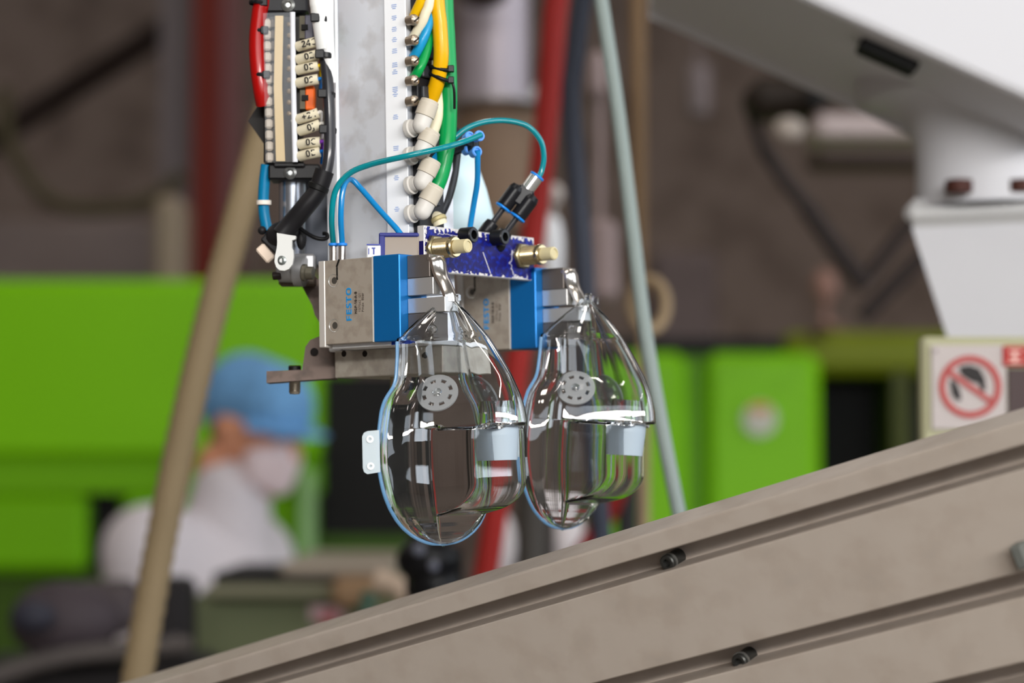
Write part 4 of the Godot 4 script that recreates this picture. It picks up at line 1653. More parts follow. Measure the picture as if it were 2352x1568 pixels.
func vent(b: MB, c: Vector3, ux: Vector3, uy: Vector3, nn: Vector3) -> void:
	var radii := [0.0, 0.0026, 0.0060, 0.0078, 0.0100, 0.0104]
	var seg := 64
	var hole := func(r: int, k: int) -> bool: return r == 2 and k % 8 >= 2 and k % 8 < 6
	for r in 5:
		for k in seg:
			if hole.call(r, k):
				# the four walls of a slot cell
				continue
			var a := TAU * k / seg
			var e := TAU * (k + 1) / seg
			var q := []
			for z in [0.0, 0.001]:
				for w in [[radii[r], a], [radii[r + 1], a], [radii[r + 1], e], [radii[r], e]]:
					q.append(c + ux * cos(w[1]) * w[0] + uy * sin(w[1]) * w[0] + nn * z)
			b.quad(q[4], q[5], q[6], q[7], nn)
			b.quad(q[0], q[1], q[2], q[3], -nn)
			var rad: Vector3 = ux * cos((a + e) / 2) + uy * sin((a + e) / 2)
			var tang: Vector3 = uy * cos((a + e) / 2) - ux * sin((a + e) / 2)
			if r == 4 or r < 4 and hole.call(r + 1, k):
				b.quad(q[1], q[2], q[6], q[5], rad)
			if r > 0 and hole.call(r - 1, k):
				b.quad(q[0], q[3], q[7], q[4], -rad)
			if hole.call(r, (k + 1) % seg):
				b.quad(q[2], q[3], q[7], q[6], tang)
			if hole.call(r, (k + seg - 1) % seg):
				b.quad(q[0], q[1], q[5], q[4], -tang)


func build_masks() -> void:
	var t := make_mask("clear plastic face mask held by the front gripper, nearest the camera")
	var p := on_z(1350, 697, -12 - STEP)
	copy_of(t, "clear plastic face mask held by the rear gripper, partly behind the front one", Transform3D(Basis(Vector3(0, 0, 1), -0.085) * Basis(Vector3.UP, 0.10) * mask_b, p))


# ================================================================ valve manifold, elbows and hoses
func build_manifold() -> void:
	var t := tthing("valve_manifold", "black valve manifold on the right side of the robot post", "manifold", -15, 24, -45)
	var b := tb(t)
	tbox(b, -15.6, -11.5, 30, 230, -52, -31, 0.4)
	part(t, "body", b, mat(C(30, 29, 31), 0.45))
	b = tb(t)
	for y in [68, 116, 162, 210, 258, 322, 390, 455]:
		var c := to_tool(on_x(958, y, -11.5))
		tbox(b, -11.6, -9.0, c.y - 3.2, c.y + 3.2, -46, -33, 0.6)
	part(t, "segment", b, mat(C(44, 46, 50), 0.4))
	# slotted screw heads
	var first: Node3D = null
	var names := ["topmost", "second from the top", "third from the top", "fourth from the top", "lowest"]
	var k := 0
	for y in [46, 93, 140, 185, 232]:
		var c := on_x(947, y, -9.5)
		var lab: String = "round slotted brass fitting on the black manifold, %s of the five" % names[k]
		k += 1
		if first:
			copy_of(first, lab, Transform3D(tool_basis, c))
			continue
		t = thing("brass_fitting", lab, "fitting", c, "round slotted fittings on the manifold")
		t.basis = tool_basis
		first = t
		b = tb(t)
		b.lathe(c, tool_basis.x, [Vector2(0.0026, -0.003), Vector2(0.0026, 0), Vector2(0.0029, 0.0002), Vector2(0.0029, 0.0018), Vector2(0.0024, 0.0026), Vector2(0.0010, 0.0030), Vector2(0, 0.0030)], 22)
		part(t, "head", b, mat(C(176, 160, 142), 0.3, 0.85))
		b = tb(t)
		b.box(c + tool_basis.x * 0.0029, Vector3(0.0006, 0.0008, 0.0044), tool_basis * Basis(Vector3(1, 0, 0), 0.6))
		part(t, "slot", b, mat(C(40, 34, 28), 0.6))
	# swivel elbows: pixel of the ball and of the barrel mouth
	var beige := mat(C(188, 179, 164), 0.42)
	var pale := mat(C(200, 196, 190), 0.38)
	k = 0
	for e in [[948, 294, 967, 288, 988, 231, "with a yellow hose, topmost of the beige swivel elbows"], [948, 356, 970, 346, 992, 300, "with a cream hose, second of the beige swivel elbows"], [949, 424, 969, 418, 994, 367, "below the teal tube, third of the beige swivel elbows"], [950, 490, 970, 485, 1001, 426, "with a green hose, lowest of the beige swivel elbows"]]:
		var s := on_x(e[0], e[1], -10.5)
		var dd := (s - EYE).dot(cam_basis * Vector3(0, 0, -1))
		var c := pt(e[2], e[3], dd - 0.0035)
		var m := pt(e[4], e[5], dd - 0.002)
		t = thing("elbow_fitting", "beige push-in elbow " + e[6], "fitting", s, "beige swivel elbows on the manifold")
		b = MB.new(s)
		b.lathe(s - (c - s).normalized() * 0.003, c - s, [Vector2(0, 0), Vector2(0.0046, 0), Vector2(0.0049, 0.0004), Vector2(0.0049, 0.0028), Vector2(0.0040, 0.0032), Vector2(0.0040, 0.006), Vector2(0, 0.006)], 22)
		part(t, "collar", b, pale)
		b = MB.new(s)
		b.ball(c, Vector3(1, 1, 1) * 0.0046)
		var l := c.distance_to(m)
		b.lathe(c, m - c, [Vector2(0.0046, 0), Vector2(0.0046, l * 0.35)], 24)
		part(t, "elbow", b, pale)
		b = MB.new(s)
		b.lathe(c, m - c, [Vector2(0.0046, l * 0.35), Vector2(0.0052, l * 0.37), Vector2(0.0052, l - 0.002), Vector2(0.0049, l - 0.0016), Vector2(0.0049, l - 0.0004), Vector2(0.0045, l), Vector2(0.0026, l)], 24)
		part(t, "barrel", b, beige)
		k += 1
	var at := pt(996, 504, 1.27)
	t = thing("elbow_fitting", "beige elbow lying half hidden above the corner of the blue plate", "fitting", at, "beige swivel elbows on the manifold")
	b = MB.new(at)
	b.tube([pt(966, 508, 1.272), pt(985, 503, 1.27), pt(1004, 504, 1.268), pt(1010, 516, 1.268)], 0.0042, 16, 5)
	part(t, "elbow", b, mat(C(214, 204, 176), 0.4))
	b = MB.new(at)
	b.lathe(pt(1003, 501, 1.268), Vector3(0.5, -1, 0.2), [Vector2(0.0046, 0), Vector2(0.005, 0.0006), Vector2(0.005, 0.002), Vector2(0.0044, 0.0026)], 20)
	part(t, "ring", b, mat(C(190, 176, 130), 0.4, 0.4))
	# hoses
	var hoses := [
		["thick yellow hose running down from the top into the topmost elbow", C(216, 162, 0), 0.0040, [[1003, -330, 1.262], [1003, -30, 1.262], [1010, 60, 1.262], [1013, 130, 1.262], [1005, 185, 1.264], [988, 232, 1.268], [980, 250, 1.27]]],
		["thick green hose curving down behind the teal tubes into the lowest elbow", C(0, 142, 72), 0.0046, [[1021, -330, 1.272], [1021, -30, 1.272], [1026, 90, 1.272], [1030, 180, 1.272], [1030, 260, 1.272], [1026, 330, 1.272], [1014, 392, 1.27], [1000, 430, 1.268], [993, 444, 1.268]]],
		["cream hose behind the yellow one, ending in the second elbow", C(220, 210, 182), 0.0036, [[986, -330, 1.276], [986, -30, 1.276], [994, 60, 1.276], [998, 140, 1.274], [1008, 215, 1.272], [1004, 262, 1.27], [992, 302, 1.268], [986, 316, 1.268]]],
		["blue hose half hidden behind cream and green hoses", C(16, 136, 196), 0.0032, [[998, 60, 1.29], [1006, 150, 1.29], [1012, 250, 1.288], [1008, 310, 1.284], [994, 368, 1.27], [989, 382, 1.268]]],
		["short yellow tube bending out of the topmost brass fitting", C(222, 176, 4), 0.0026, [[949, 42, 1.262], [957, 24, 1.26], [970, -4, 1.258], [982, -40, 1.258], [986, -330, 1.258]]],
		["short cream tube bending out of the second brass fitting", C(220, 212, 186), 0.0026, [[950, 86, 1.262], [960, 68, 1.26], [976, 34, 1.258], [988, -30, 1.258], [988, -330, 1.258]]],
		["short blue tube bending out of the third brass fitting", C(24, 138, 186), 0.0026, [[950, 132, 1.262], [962, 110, 1.26], [976, 80, 1.26], [988, 40, 1.262], [994, -20, 1.266], [994, -330, 1.266]]],
		["short green tube bending out of the fourth brass fitting", C(6, 142, 68), 0.0026, [[951, 178, 1.262], [962, 160, 1.26], [976, 128, 1.262], [984, 96, 1.264], [990, 40, 1.268], [994, -20, 1.272], [994, -330, 1.272]]],
		["black cable curving down between green hose and pale cover", C(34, 34, 36), 0.0040, [[1044, 300, 1.30], [1042, 350, 1.295], [1034, 410, 1.29], [1020, 460, 1.285], [1002, 498, 1.28]]],
	]
	for h in hoses:
		var q := []
		for p in h[3]:
			q.append(pt(p[0], p[1], p[2]))
		b = MB.new(q[0])
		b.tube(q, h[2], 16, 8)
		solid("hose" if h[2] > 0.003 else "tube", h[0], "hose", q[0], b, mat(h[1], 0.34, 0.0, 0.12), "coloured hoses beside the robot post")
	# two black cable ties round the hoses
	for s in [[150, 160, "upper black cable tie round the yellow and green hoses"], [166, 186, "lower black cable tie round the yellow and green hoses"]]:
		var q := []
		for k2 in 25:
			var a := TAU * k2 / 24.0
			q.append(pt(1012 + 26 * cos(a), lerpf(s[0], s[1], 0.5 + 0.5 * cos(a)) - 4 * sin(a), 1.268 + 0.0085 * sin(a)))
		b = MB.new(q[0])
		b.tube(q, 0.0011, 8, 1)
		var tie := thing("cable_tie", s[2], "cable tie", q[0], "black cable ties on the hoses")
		part(tie, "strap", b, mat(C(20, 20, 22), 0.35))
		b = MB.new(q[0])
		b.box(pt(1036, s[1] - 2, 1.262), Vector3(0.0032, 0.0036, 0.003), Basis(), 0.0004)
		if s[0] == 166:
			b.tube([pt(1036, 182, 1.262), pt(1043, 205, 1.262), pt(1044, 250, 1.264)], 0.0008, 6, 5)
		part(tie, "lock", b, mat(C(20, 20, 22), 0.35))
	# pale cover behind the plate
	var co := pt(1062, 530, 1.36)
	b = MB.new(co)
	var k3 := 1.36 / S
	b.lathe(pt(1066, 560, 1.36), Vector3(-0.08, 1, 0), [Vector2(0, 0), Vector2(74 * k3, 0), Vector2(72 * k3, 60 * k3), Vector2(62 * k3, 120 * k3), Vector2(46 * k3, 180 * k3), Vector2(26 * k3, 228 * k3), Vector2(8 * k3, 250 * k3), Vector2(0, 252 * k3)], 36, true)
	solid("pale_cover", "pale ice blue rounded cover behind the blue plate", "cover", co, b, mat(C(206, 228, 234), 0.45))


# ================================================================ terminal block and wiring on the left
func build_terminals() -> void:
	var d := 1.285
	var k := d / S
	var at := pt(650, 205, d)
	var t := thing("terminal_block", "long black terminal block with a clear cover on the left of the robot post", "terminal block", at)
	var b := MB.new(at)
	block(b, 606, 34, 692, 376, d + 0.002, 0.016, 0.0008)
	part(t, "body", b, mat(C(34, 31, 30), 0.4))
	var seg := mat(C(178, 168, 156), 0.35)
	for i in 13:
		b = MB.new(at)
		var y := 42 + i * 25.6
		block(b, 604 + i * 0.5, y, 621 + i * 0.5, y + 22.5, d - 0.003, 0.008, 0.001)
		part(t, "terminal", b, seg)
		b = MB.new(at)
		block(b, 622, y + 1, 631, y + 21, d + 0.0, 0.004, 0.0004)
		part(t, "divider", b, mat(C(92, 82, 72), 0.4))
		b = MB.new(at)
		b.lathe(pt(664, y + 14, d + 0.002), Vector3(0, 0, 1), [Vector2(0.0014, 0), Vector2(0.0012, 0.0008), Vector2(0, 0.001)], 12, true)
		part(t, "screw", b, mat(C(176, 156, 132), 0.35, 0.7))
	b = MB.new(at)
	b.hexa([pt(634, 370, d - 0.004), pt(655, 370, d - 0.004), pt(655, 370, d), pt(634, 370, d), pt(629, 200, d - 0.004), pt(648, 200, d - 0.004), pt(648, 200, d), pt(629, 200, d)])
	b.hexa([pt(629, 200, d - 0.004), pt(648, 200, d - 0.004), pt(648, 200, d), pt(629, 200, d), pt(632, 36, d - 0.004), pt(651, 36, d - 0.004), pt(651, 36, d), pt(632, 36, d)])
	part(t, "marking_strip", b, mat(C(196, 174, 134), 0.5), "cream marking strip")
	b = MB.new(at)
	b.tube([pt(672, 28, d - 0.006), pt(674, 200, d - 0.006), pt(678, 372, d - 0.006)], 0.0015, 10, 4)
	part(t, "cover_edge", b, mat(C(216, 218, 226), 0.25), "pale bright edge of the clear cover")
	var cm := StandardMaterial3D.new()
	cm.albedo_color = Color(1, 1, 1, 0.03)
	cm.transparency = BaseMaterial3D.TRANSPARENCY_ALPHA
	cm.roughness = 0.1
	b = MB.new(at)
	b.quad(pt(604, 30, d - 0.0062), pt(672, 28, d - 0.0062), pt(678, 372, d - 0.0062), pt(610, 374, d - 0.0062), Vector3(0, 0, 1))
	part(t, "clear_cover", b, cm)
	# end brackets with screws
	t = thing("end_bracket", "black end bracket with a screw under the terminal block", "bracket", pt(670, 410, d))
	b = MB.new(t.position)
	block(b, 616, 376, 735, 412, d - 0.001, 0.02, 0.001)
	block(b, 628, 372, 700, 384, d - 0.003, 0.02, 0.0008)
	part(t, "body", b, mat(C(24, 23, 24), 0.4))
	b = MB.new(t.position)
	b.lathe(pt(667, 397, d - 0.001), Vector3(0, 0, 1), [Vector2(0.0036, 0), Vector2(0.0034, 0.001), Vector2(0.002, 0.0016), Vector2(0.0012, 0.001), Vector2(0, 0.001)], 20)
	part(t, "screw", b, mat(C(120, 122, 122), 0.3, 0.8))
	t = thing("end_bracket", "black end bracket with a screw above the terminal block", "bracket", pt(660, 30, d))
	b = MB.new(t.position)
	block(b, 596, -40, 706, 28, d, 0.02, 0.001)
	part(t, "body", b, mat(C(26, 26, 30), 0.4))
	b = MB.new(t.position)
	b.lathe(pt(662, 12, d), Vector3(0, 0, 1), [Vector2(0.0038, 0), Vector2(0.0036, 0.001), Vector2(0.002, 0.0016), Vector2(0.0012, 0.001), Vector2(0, 0.001)], 20)
	part(t, "screw", b, mat(C(130, 132, 130), 0.3, 0.8))
	# plug-in connectors
	for s in [[692, 34, 720, 90, C(92, 90, 104), "grey plug connector above the wire markers"], [693, 196, 722, 252, C(226, 96, 8), "bright orange plug connector between the wire markers"]]:
		t = thing("plug_connector", s[5], "connector", pt((s[0] + s[2]) / 2, s[3], d))
		b = MB.new(t.position)
		block(b, s[0] + 8, s[1], s[2], s[3], d - 0.004, 0.012, 0.0006)
		part(t, "housing", b, mat(s[4], 0.4))
		b = MB.new(t.position)
		block(b, s[0], (s[1] + s[3]) / 2 - 6, s[0] + 15, (s[1] + s[3]) / 2 + 6, d - 0.005, 0.006)
		part(t, "notch", b, mat(C(14, 12, 12), 0.6), "dark notch")
		b = MB.new(t.position)
		block(b, s[0] - 4, s[1] + 2, s[0] + 8, s[3] - 2, d - 0.003, 0.01)
		part(t, "clamp", b, mat(C(92, 86, 70), 0.5))
	# wire markers with their wires
	var rows := [[98, 0.20, "24G", C(40, 190, 80)], [128, 0.20, "02", C(206, 92, 70)], [152, 0.16, "0B", C(232, 200, 30)], [182, 0.15, "09", C(30, 130, 220)], [265, 0.24, "+24", C(236, 232, 226)], [292, 0.26, "0J", C(232, 228, 222)], [323, 0.10, "0C", C(130, 60, 180)], [350, 0.17, "0B", C(20, 110, 200)]]
	var cream := mat(C(214, 205, 180), 0.45)
	var ink := mat(C(36, 32, 30), 0.6)
	var where := ["topmost of the column, under the grey connector", "second from the top", "third from the top", "fourth from the top, above the orange connector", "right below the orange connector", "third from the bottom of the column", "second from the bottom", "lowest, above the black end bracket"]
	var i := 0
	for r in rows:
		var x0 := 685.0 + (4.0 if i > 4 else 0.0)
		var a := pt(x0, r[0] + 9, d - 0.005)
		var e := pt(x0 + 46, r[0] + 9 - 46 * r[1] * 1.35, d - 0.009)
		var mid := pt(x0 + 24, r[0] + 6.5 - 20 * r[1], d - 0.0085)
		t = thing("wire_marker", "cream wire marker sleeve printed %s, %s" % [r[2], where[i]], "wire marker", a, "printed wire markers beside the terminal block")
		b = MB.new(a)
		b.tube([a, mid, e], 12.0 * k, 14, 6)
		part(t, "sleeve", b, cream)
		var dir := (e - a).normalized()
		var xb := Basis(Vector3(0, 0, 1), atan2(dir.y, dir.x) + 0.02)
		lettering(t, "printing", r[2], 14.5 * k, Transform3D(xb, mid + Vector3(0.0004, 0, 12.2 * k) - a), ink, true)
		# wire that leaves the sleeve and dives behind the black cable
		b = MB.new(a)
		var down := 26.0 if i != 0 else -28.0
		b.tube([a - dir * 0.004, a, mid, e, e + dir * 0.0015, pt(x0 + 52, r[0] - 4 + down * 0.4, d - 0.004), pt(x0 + 50, r[0] - 2 + down, d + 0.002)], 4.2 * k, 10, 5)
		part(t, "wire", b, mat(r[3], 0.4))
		i += 1
	# cables
	var cables := [
		["black cable bundle running down between wire markers and robot post", C(40, 40, 44), 0.0031, [[742, 50, 1.279], [744, 110, 1.276], [753, 190, 1.273], [757, 280, 1.271], [756, 350, 1.269], [748, 400, 1.268], [730, 440, 1.267]]],
		["white cable leaving the black bundle at the top, nearer the markers", C(226, 226, 224), 0.0042, [[728, -330, 1.27], [728, -30, 1.27], [731, 20, 1.27], [738, 70, 1.272], [744, 110, 1.274]]],
		["white cable lying against the robot post at the top", C(228, 228, 228), 0.0034, [[752, -330, 1.272], [752, -30, 1.272], [752, 60, 1.272], [755, 130, 1.274], [760, 190, 1.276]]],
		["red cable bowed out along the left edge of the terminal block", C(156, 8, 6), 0.0042, [[602, -330, 1.284], [602, -30, 1.284], [596, 30, 1.284], [590, 90, 1.284], [592, 150, 1.284], [600, 210, 1.284], [606, 240, 1.286]]],
		["blue cable hanging at the lower left of the terminal block", C(0, 112, 156), 0.0030, [[612, 378, 1.29], [607, 420, 1.29], [605, 465, 1.29], [608, 500, 1.29], [616, 535, 1.29]]],
	]
	for h in cables:
		var q := []
		for p in h[3]:
			q.append(pt(p[0], p[1], p[2]))
		b = MB.new(q[0])
		b.tube(q, h[2], 14, 8)
		solid("cable", h[0], "cable", q[0], b, mat(h[1], 0.35, 0.0, 0.3))
	b = MB.new(pt(607, 465, 1.288))
	b.tube([pt(606, 460, 1.289), pt(606, 470, 1.289)], 0.0040, 16, 1)
	solid("bead", "white collar round the blue cable at the lower left", "collar", pt(607, 465, 1.288), b, mat(C(226, 218, 208), 0.4))
	# cable ties down the black bundle and the red cable
	var ties := [[738, 46, 24, "uppermost black cable tie round the white cables"], [748, 128, 16, "black cable tie on the bundle beside the 02 marker"], [754, 218, 16, "black cable tie on the bundle beside the orange connector"], [757, 300, 16, "black cable tie on the bundle beside the 0J marker"]]
	for s in ties:
		var c := pt(s[0], s[1], 1.273)
		t = thing("cable_tie", s[3], "cable tie", c, "black cable ties on the left cables")
		b = MB.new(c)
		b.lathe(c - Vector3(0, 0.0015, 0), Vector3(0.08, 1, 0), [Vector2((s[2] - 1) * k, 0), Vector2(s[2] * k, 0.0004), Vector2(s[2] * k, 0.0026), Vector2((s[2] - 1) * k, 0.003)], 20)
		part(t, "strap", b, mat(C(18, 18, 20), 0.35))
		b = MB.new(c)
		b.box(c + Vector3(-0.0028, 0.0002, s[2] * k), Vector3(0.0048, 0.0046, 0.003), Basis(), 0.0005)
		part(t, "lock", b, mat(C(22, 22, 24), 0.35))
	for s in [[594, 12, 18, "black cable tie round the red cable at the top"], [600, 178, 16, "black cable tie round the red cable lower down"], [596, 76, 14, "black cable tie at the middle of the red cable"]]:
		var c := pt(s[0], s[1], 1.284)
		b = MB.new(c)
		b.lathe(c, Vector3(0.1, 1, 0), [Vector2((s[2] + 4) * k, 0), Vector2((s[2] + 5) * k, 0.001), Vector2((s[2] + 4) * k, 0.002)], 18)
		b.box(c + Vector3(0.003, 0.001, 0.003), Vector3(0.004, 0.004, 0.003), Basis(), 0.0004)
		solid("cable_tie", s[3], "cable tie", c, b, mat(C(18, 18, 20), 0.35), "black cable ties on the left cables")
	# black pointed flap sticking out left
	at = pt(590, 280, 1.30)
	b = MB.new(at)
	var poly := PackedVector2Array()
	for q in [[606, 228], [596, 236], [570, 278], [606, 330]]:
		var w := pt(q[0], q[1], 1.30) - at
		poly.append(Vector2(w.x, w.y))
	b.extrude(poly, Transform3D(Basis(), at), -0.012)
	solid("corner_cover", "black pointed cover sticking out left of the terminal block", "cover", at, b, mat(C(26, 22, 20), 0.5))


func build_swivel() -> void:
	var d := 1.285
	var k := d / S
	var b: MB
	# steel tube and dark side plate behind the sleeve
	var at := pt(690, 590, 1.305)
	var t := thing("support_tube", "bright steel support tube left of the robot post", "tube", at)
	b = MB.new(at)
	b.cyl(pt(672, 612, 1.30), pt(672, 380, 1.30), 32 * k, 28, 0.0005)
	part(t, "tube", b, mat(C(190, 194, 204), 0.22, 0.9))
	b = MB.new(at)
	block(b, 690, 400, 764, 612, 1.312, 0.012, 0.0008)
	part(t, "side_plate", b, mat(C(96, 100, 110), 0.45, 0.3), "dark grey side plate")
	# black sleeve over the cable, with its clamp
	at = pt(690, 470, 1.27)
	t = thing("cable_boot", "thick black sleeve slanting down to the white clamp lever", "sleeve", at)
	b = MB.new(at)
	b.tube([pt(746, 392, 1.268), pt(728, 440, 1.268), pt(700, 476, 1.268), pt(668, 514, 1.27), pt(646, 540, 1.27)], 22 * k, 20, 6)
	part(t, "sleeve", b, mat(C(26, 25, 27), 0.42))
	b = MB.new(at)
	b.lathe(pt(728, 438, 1.268), pt(744, 398, 1.268) - pt(728, 438, 1.268), [Vector2(21 * k, 0), Vector2(25 * k, 0.0006), Vector2(25 * k, 0.003), Vector2(21 * k, 0.0036)], 22)
	part(t, "collar", b, mat(C(20, 20, 20), 0.4))
	at = pt(650, 550, 1.275)
	t = thing("cable_clamp", "black clamp head where the sleeve meets the white lever", "clamp", at)
	b = MB.new(at)
	b.ball(pt(648, 538, 1.278), Vector3(40, 30, 28) * k, Basis(Vector3(0, 0, 1), 0.3))
	b.box(pt(632, 560, 1.28), Vector3(60, 34, 40) * k, Basis(Vector3(0, 0, 1), -0.75), 0.001)
	b.ball(pt(602, 529, 1.28), Vector3(10, 10, 10) * k)
	b.ball(pt(692, 548, 1.28), Vector3(12, 26, 12) * k)
	part(t, "body", b, mat(C(28, 27, 29), 0.45))
	b = MB.new(at)
	b.box(pt(610, 582, 1.278), Vector3(42, 24, 22) * k, Basis(Vector3(0, 0, 1), -0.85), 0.0008)
	part(t, "tab", b, mat(C(228, 208, 190), 0.45), "peach plastic tab")
	# white lever
	at = pt(650, 580, 1.262)
	t = thing("clamp_lever", "white plastic clamp lever with a grey screw left of the front gripper", "lever", at)
	b = MB.new(at)
	var poly := PackedVector2Array()
	for q in [[636, 535], [680, 542], [679, 549], [671, 552], [671, 570], [674, 574], [675, 590], [672, 608], [664, 618], [654, 622], [643, 621], [635, 614], [631, 602], [632, 588], [636, 570], [637, 556]]:
		var w := pt(q[0], q[1], 1.262) - at
		poly.append(Vector2(w.x, w.y))
	b.extrude(poly, Transform3D(Basis(), at + Vector3(0, 0, -0.004)), 0.005)
	part(t, "lever", b, mat(C(200, 200, 197), 0.38))
	b = MB.new(at)
	b.lathe(pt(647, 598, 1.261), Vector3(-0.15, 0, 1), [Vector2(0.0026, -0.001), Vector2(0.0025, 0.0004), Vector2(0.0014, 0.0008), Vector2(0.0010, 0.0002), Vector2(0, 0.0002)], 20)
	part(t, "screw", b, mat(C(130, 136, 134), 0.3, 0.8))
	# swivel joint
	at = pt(690, 620, 1.275)
	t = thing("swivel_joint", "grey metal swivel joint between the white lever and the front gripper", "joint", at)
	b = MB.new(at)
	var xa := Vector3(1, -0.06, 0.2)
	b.lathe(pt(640, 620, 1.285), xa, [Vector2(0, 0), Vector2(24 * k, 0), Vector2(28 * k, 0.001), Vector2(28 * k, 0.009), Vector2(36 * k, 0.0095), Vector2(36 * k, 0.0145), Vector2(30 * k, 0.015), Vector2(0, 0.015)], 28)
	block(b, 662, 582, 724, 622, 1.285, 0.012, 0.0012)
	part(t, "housing", b, mat(C(160, 160, 162), 0.35, 0.6))
	b = MB.new(at)
	b.lathe(pt(694, 626, 1.268), xa, [Vector2(0, 0), Vector2(18 * k, 0), Vector2(20 * k, 0.0006), Vector2(20 * k, 0.0022), Vector2(15 * k, 0.0026), Vector2(15 * k, 0.006), Vector2(0, 0.006)], 24)
	part(t, "collar", b, mat(C(112, 108, 96), 0.35, 0.7))
	b = MB.new(at)
	block(b, 640, 632, 724, 655, 1.29, 0.012, 0.0008)
	part(t, "foot", b, mat(C(92, 78, 66), 0.5, 0.3))
	b = MB.new(at)
	b.cyl(pt(626, 634, 1.28), pt(646, 632, 1.28), 0.0022, 16, 0.0004)
	part(t, "screw", b, mat(C(34, 26, 22), 0.5))
	# thin black tie tail
	var q := []
	for p in [[684, 520, 1.274], [700, 532, 1.272], [722, 545, 1.27], [742, 549, 1.27], [752, 545, 1.27], [750, 537, 1.272], [742, 536, 1.273]]:
		q.append(pt(p[0], p[1], p[2]))
	b = MB.new(q[0])
	b.tube(q, 0.0011, 8, 6)
	solid("cable_tie", "thin black tie tail curling between the sleeve and the blue capped fittings", "cable tie", q[0], b, mat(C(16, 16, 18), 0.4))


# ================================================================ thin teal tubes and their fittings
func build_tubes() -> void:
	var b: MB
	var t: Node3D
	# push-in fittings on top of the front gripper
	var i := 0
	for s in [[766, "chrome push-in fitting with a blue collar, left one on the front gripper"], [786, "chrome push-in fitting with a blue collar, right one on the front gripper"]]:
		var c := on_z(s[0], 596, -9)
		t = thing("push_fitting", s[1], "fitting", c, "push-in fittings on the front gripper")
		b = MB.new(c)
		b.lathe(c - Vector3(0, 0.002, 0), Vector3.UP, [Vector2(0, 0), Vector2(0.0022, 0), Vector2(0.0022, 0.0088), Vector2(0.0018, 0.0094), Vector2(0, 0.0094)], 22)
		part(t, "barrel", b, mat(C(214, 208, 204), 0.18, 0.95))
		b = MB.new(c)
		b.lathe(c + Vector3(0, 0.0072, 0), Vector3.UP, [Vector2(0, 0), Vector2(0.0024, 0), Vector2(0.0027, 0.0003), Vector2(0.0027, 0.0011), Vector2(0.0023, 0.0014), Vector2(0, 0.0014)], 22)
		part(t, "collar", b, mat(C(40, 132, 226), 0.35), "blue release collar")
	var f0 := on_z(766, 560, -9)
	var f1 := on_z(786, 560, -9)
	var teal := mat(C(0, 122, 132), 0.22, 0.0, 0.5)
	var blue := mat(C(14, 122, 184), 0.25, 0.0, 0.5)
	var dz := 1.252
	var list := [
		["thin teal tube arching from the left fitting across the label strip", teal, [f0, pt(762, 500, 1.252), pt(770, 440, 1.250), pt(800, 400, 1.249), pt(850, 378, 1.246), pt(930, 359, 1.239), pt(1010, 341, 1.242), pt(1060, 327, 1.254), pt(1104, 310, 1.264)]],
		["thin blue tube rising from the right fitting and slanting back to the blue rimmed bracket", blue, [f1, pt(783, 500, 1.252), pt(786, 446, 1.252), pt(794, 418, 1.254), pt(808, 413, 1.258), pt(830, 434, 1.258), pt(870, 480, 1.253), pt(908, 522, 1.248), pt(922, 540, 1.2465)]],
		["thin teal tube looping over to the black twin connector", teal, [pt(1030, 346, 1.290), pt(1040, 322, 1.290), pt(1070, 296, 1.292), pt(1110, 281, 1.295), pt(1160, 277, 1.298), pt(1210, 289, 1.30), pt(1241, 322, 1.302), pt(1249, 360, 1.303), pt(1244, 392, 1.303), pt(1236, 408, 1.302)]],
		["thin blue tube dropping from the round blue collars behind the blue plate", blue, [pt(1097, 345, 1.270), pt(1097, 370, 1.272), pt(1096, 420, 1.278), pt(1088, 470, 1.284), pt(1080, 520, 1.288), pt(1078, 548, 1.290)]],
	]
	for s in list:
		b = MB.new(s[2][0])
		b.tube(s[2], 0.00155, 14, 8)
		solid("air_tube", s[0], "tube", s[2][0], b, s[1], "thin air tubes")
	# tee fitting with four blue collars
	var at := pt(1082, 330, 1.278)
	t = thing("tee_fitting", "black branch fitting with round blue collars right of the green hose", "fitting", at)
	b = MB.new(at)
	b.tube([pt(1040, 345, 1.292), pt(1062, 338, 1.282), pt(1080, 324, 1.276)], 0.0030, 16, 4)
	b.tube([pt(1084, 316, 1.279), pt(1086, 350, 1.279)], 0.0036, 16, 1)
	part(t, "body", b, mat(C(26, 36, 44), 0.35))
	for s in [[1103, 311, 1.264, 13.0], [1097, 347, 1.270, 13.0], [1080, 312, 1.276, 12.0], [1080, 342, 1.276, 13.0]]:
		var c := pt(s[0], s[1], s[2])
		var ax := Vector3(0.45, 0.1, 0.9)
		b = MB.new(at)
		var r: float = s[3] * 1.24 / S
		b.lathe(c - ax.normalized() * 0.002, ax, [Vector2(0, -0.004), Vector2(r * 0.8, -0.004), Vector2(r * 0.8, 0), Vector2(r, 0.0004), Vector2(r, 0.0014), Vector2(r * 0.85, 0.002), Vector2(r * 0.62, 0.002), Vector2(r * 0.58, 0.001), Vector2(0, 0.001)], 24)
		part(t, "collar", b, mat(C(92, 152, 236), 0.35), "blue release collar")
	# twin connector
	at = pt(1180, 470, 1.30)
	t = thing("twin_connector", "black twin tube connector with blue collars above the blue plate", "connector", at)
	var ax := (pt(1236, 402, 1.302) - pt(1160, 505, 1.300)).normalized()
	var sd := (pt(1212, 478, 1.301) - pt(1174, 452, 1.301)).normalized()
	var dk := mat(C(24, 24, 27), 0.28)
	var bl := mat(C(30, 130, 220), 0.35)
	var top := pt(1234, 404, 1.302)
	b = MB.new(at)
	b.lathe(top - ax * 0.0092, ax, [Vector2(0, 0), Vector2(0.0038, 0), Vector2(0.0038, 0.0086), Vector2(0, 0.0086)], 24)
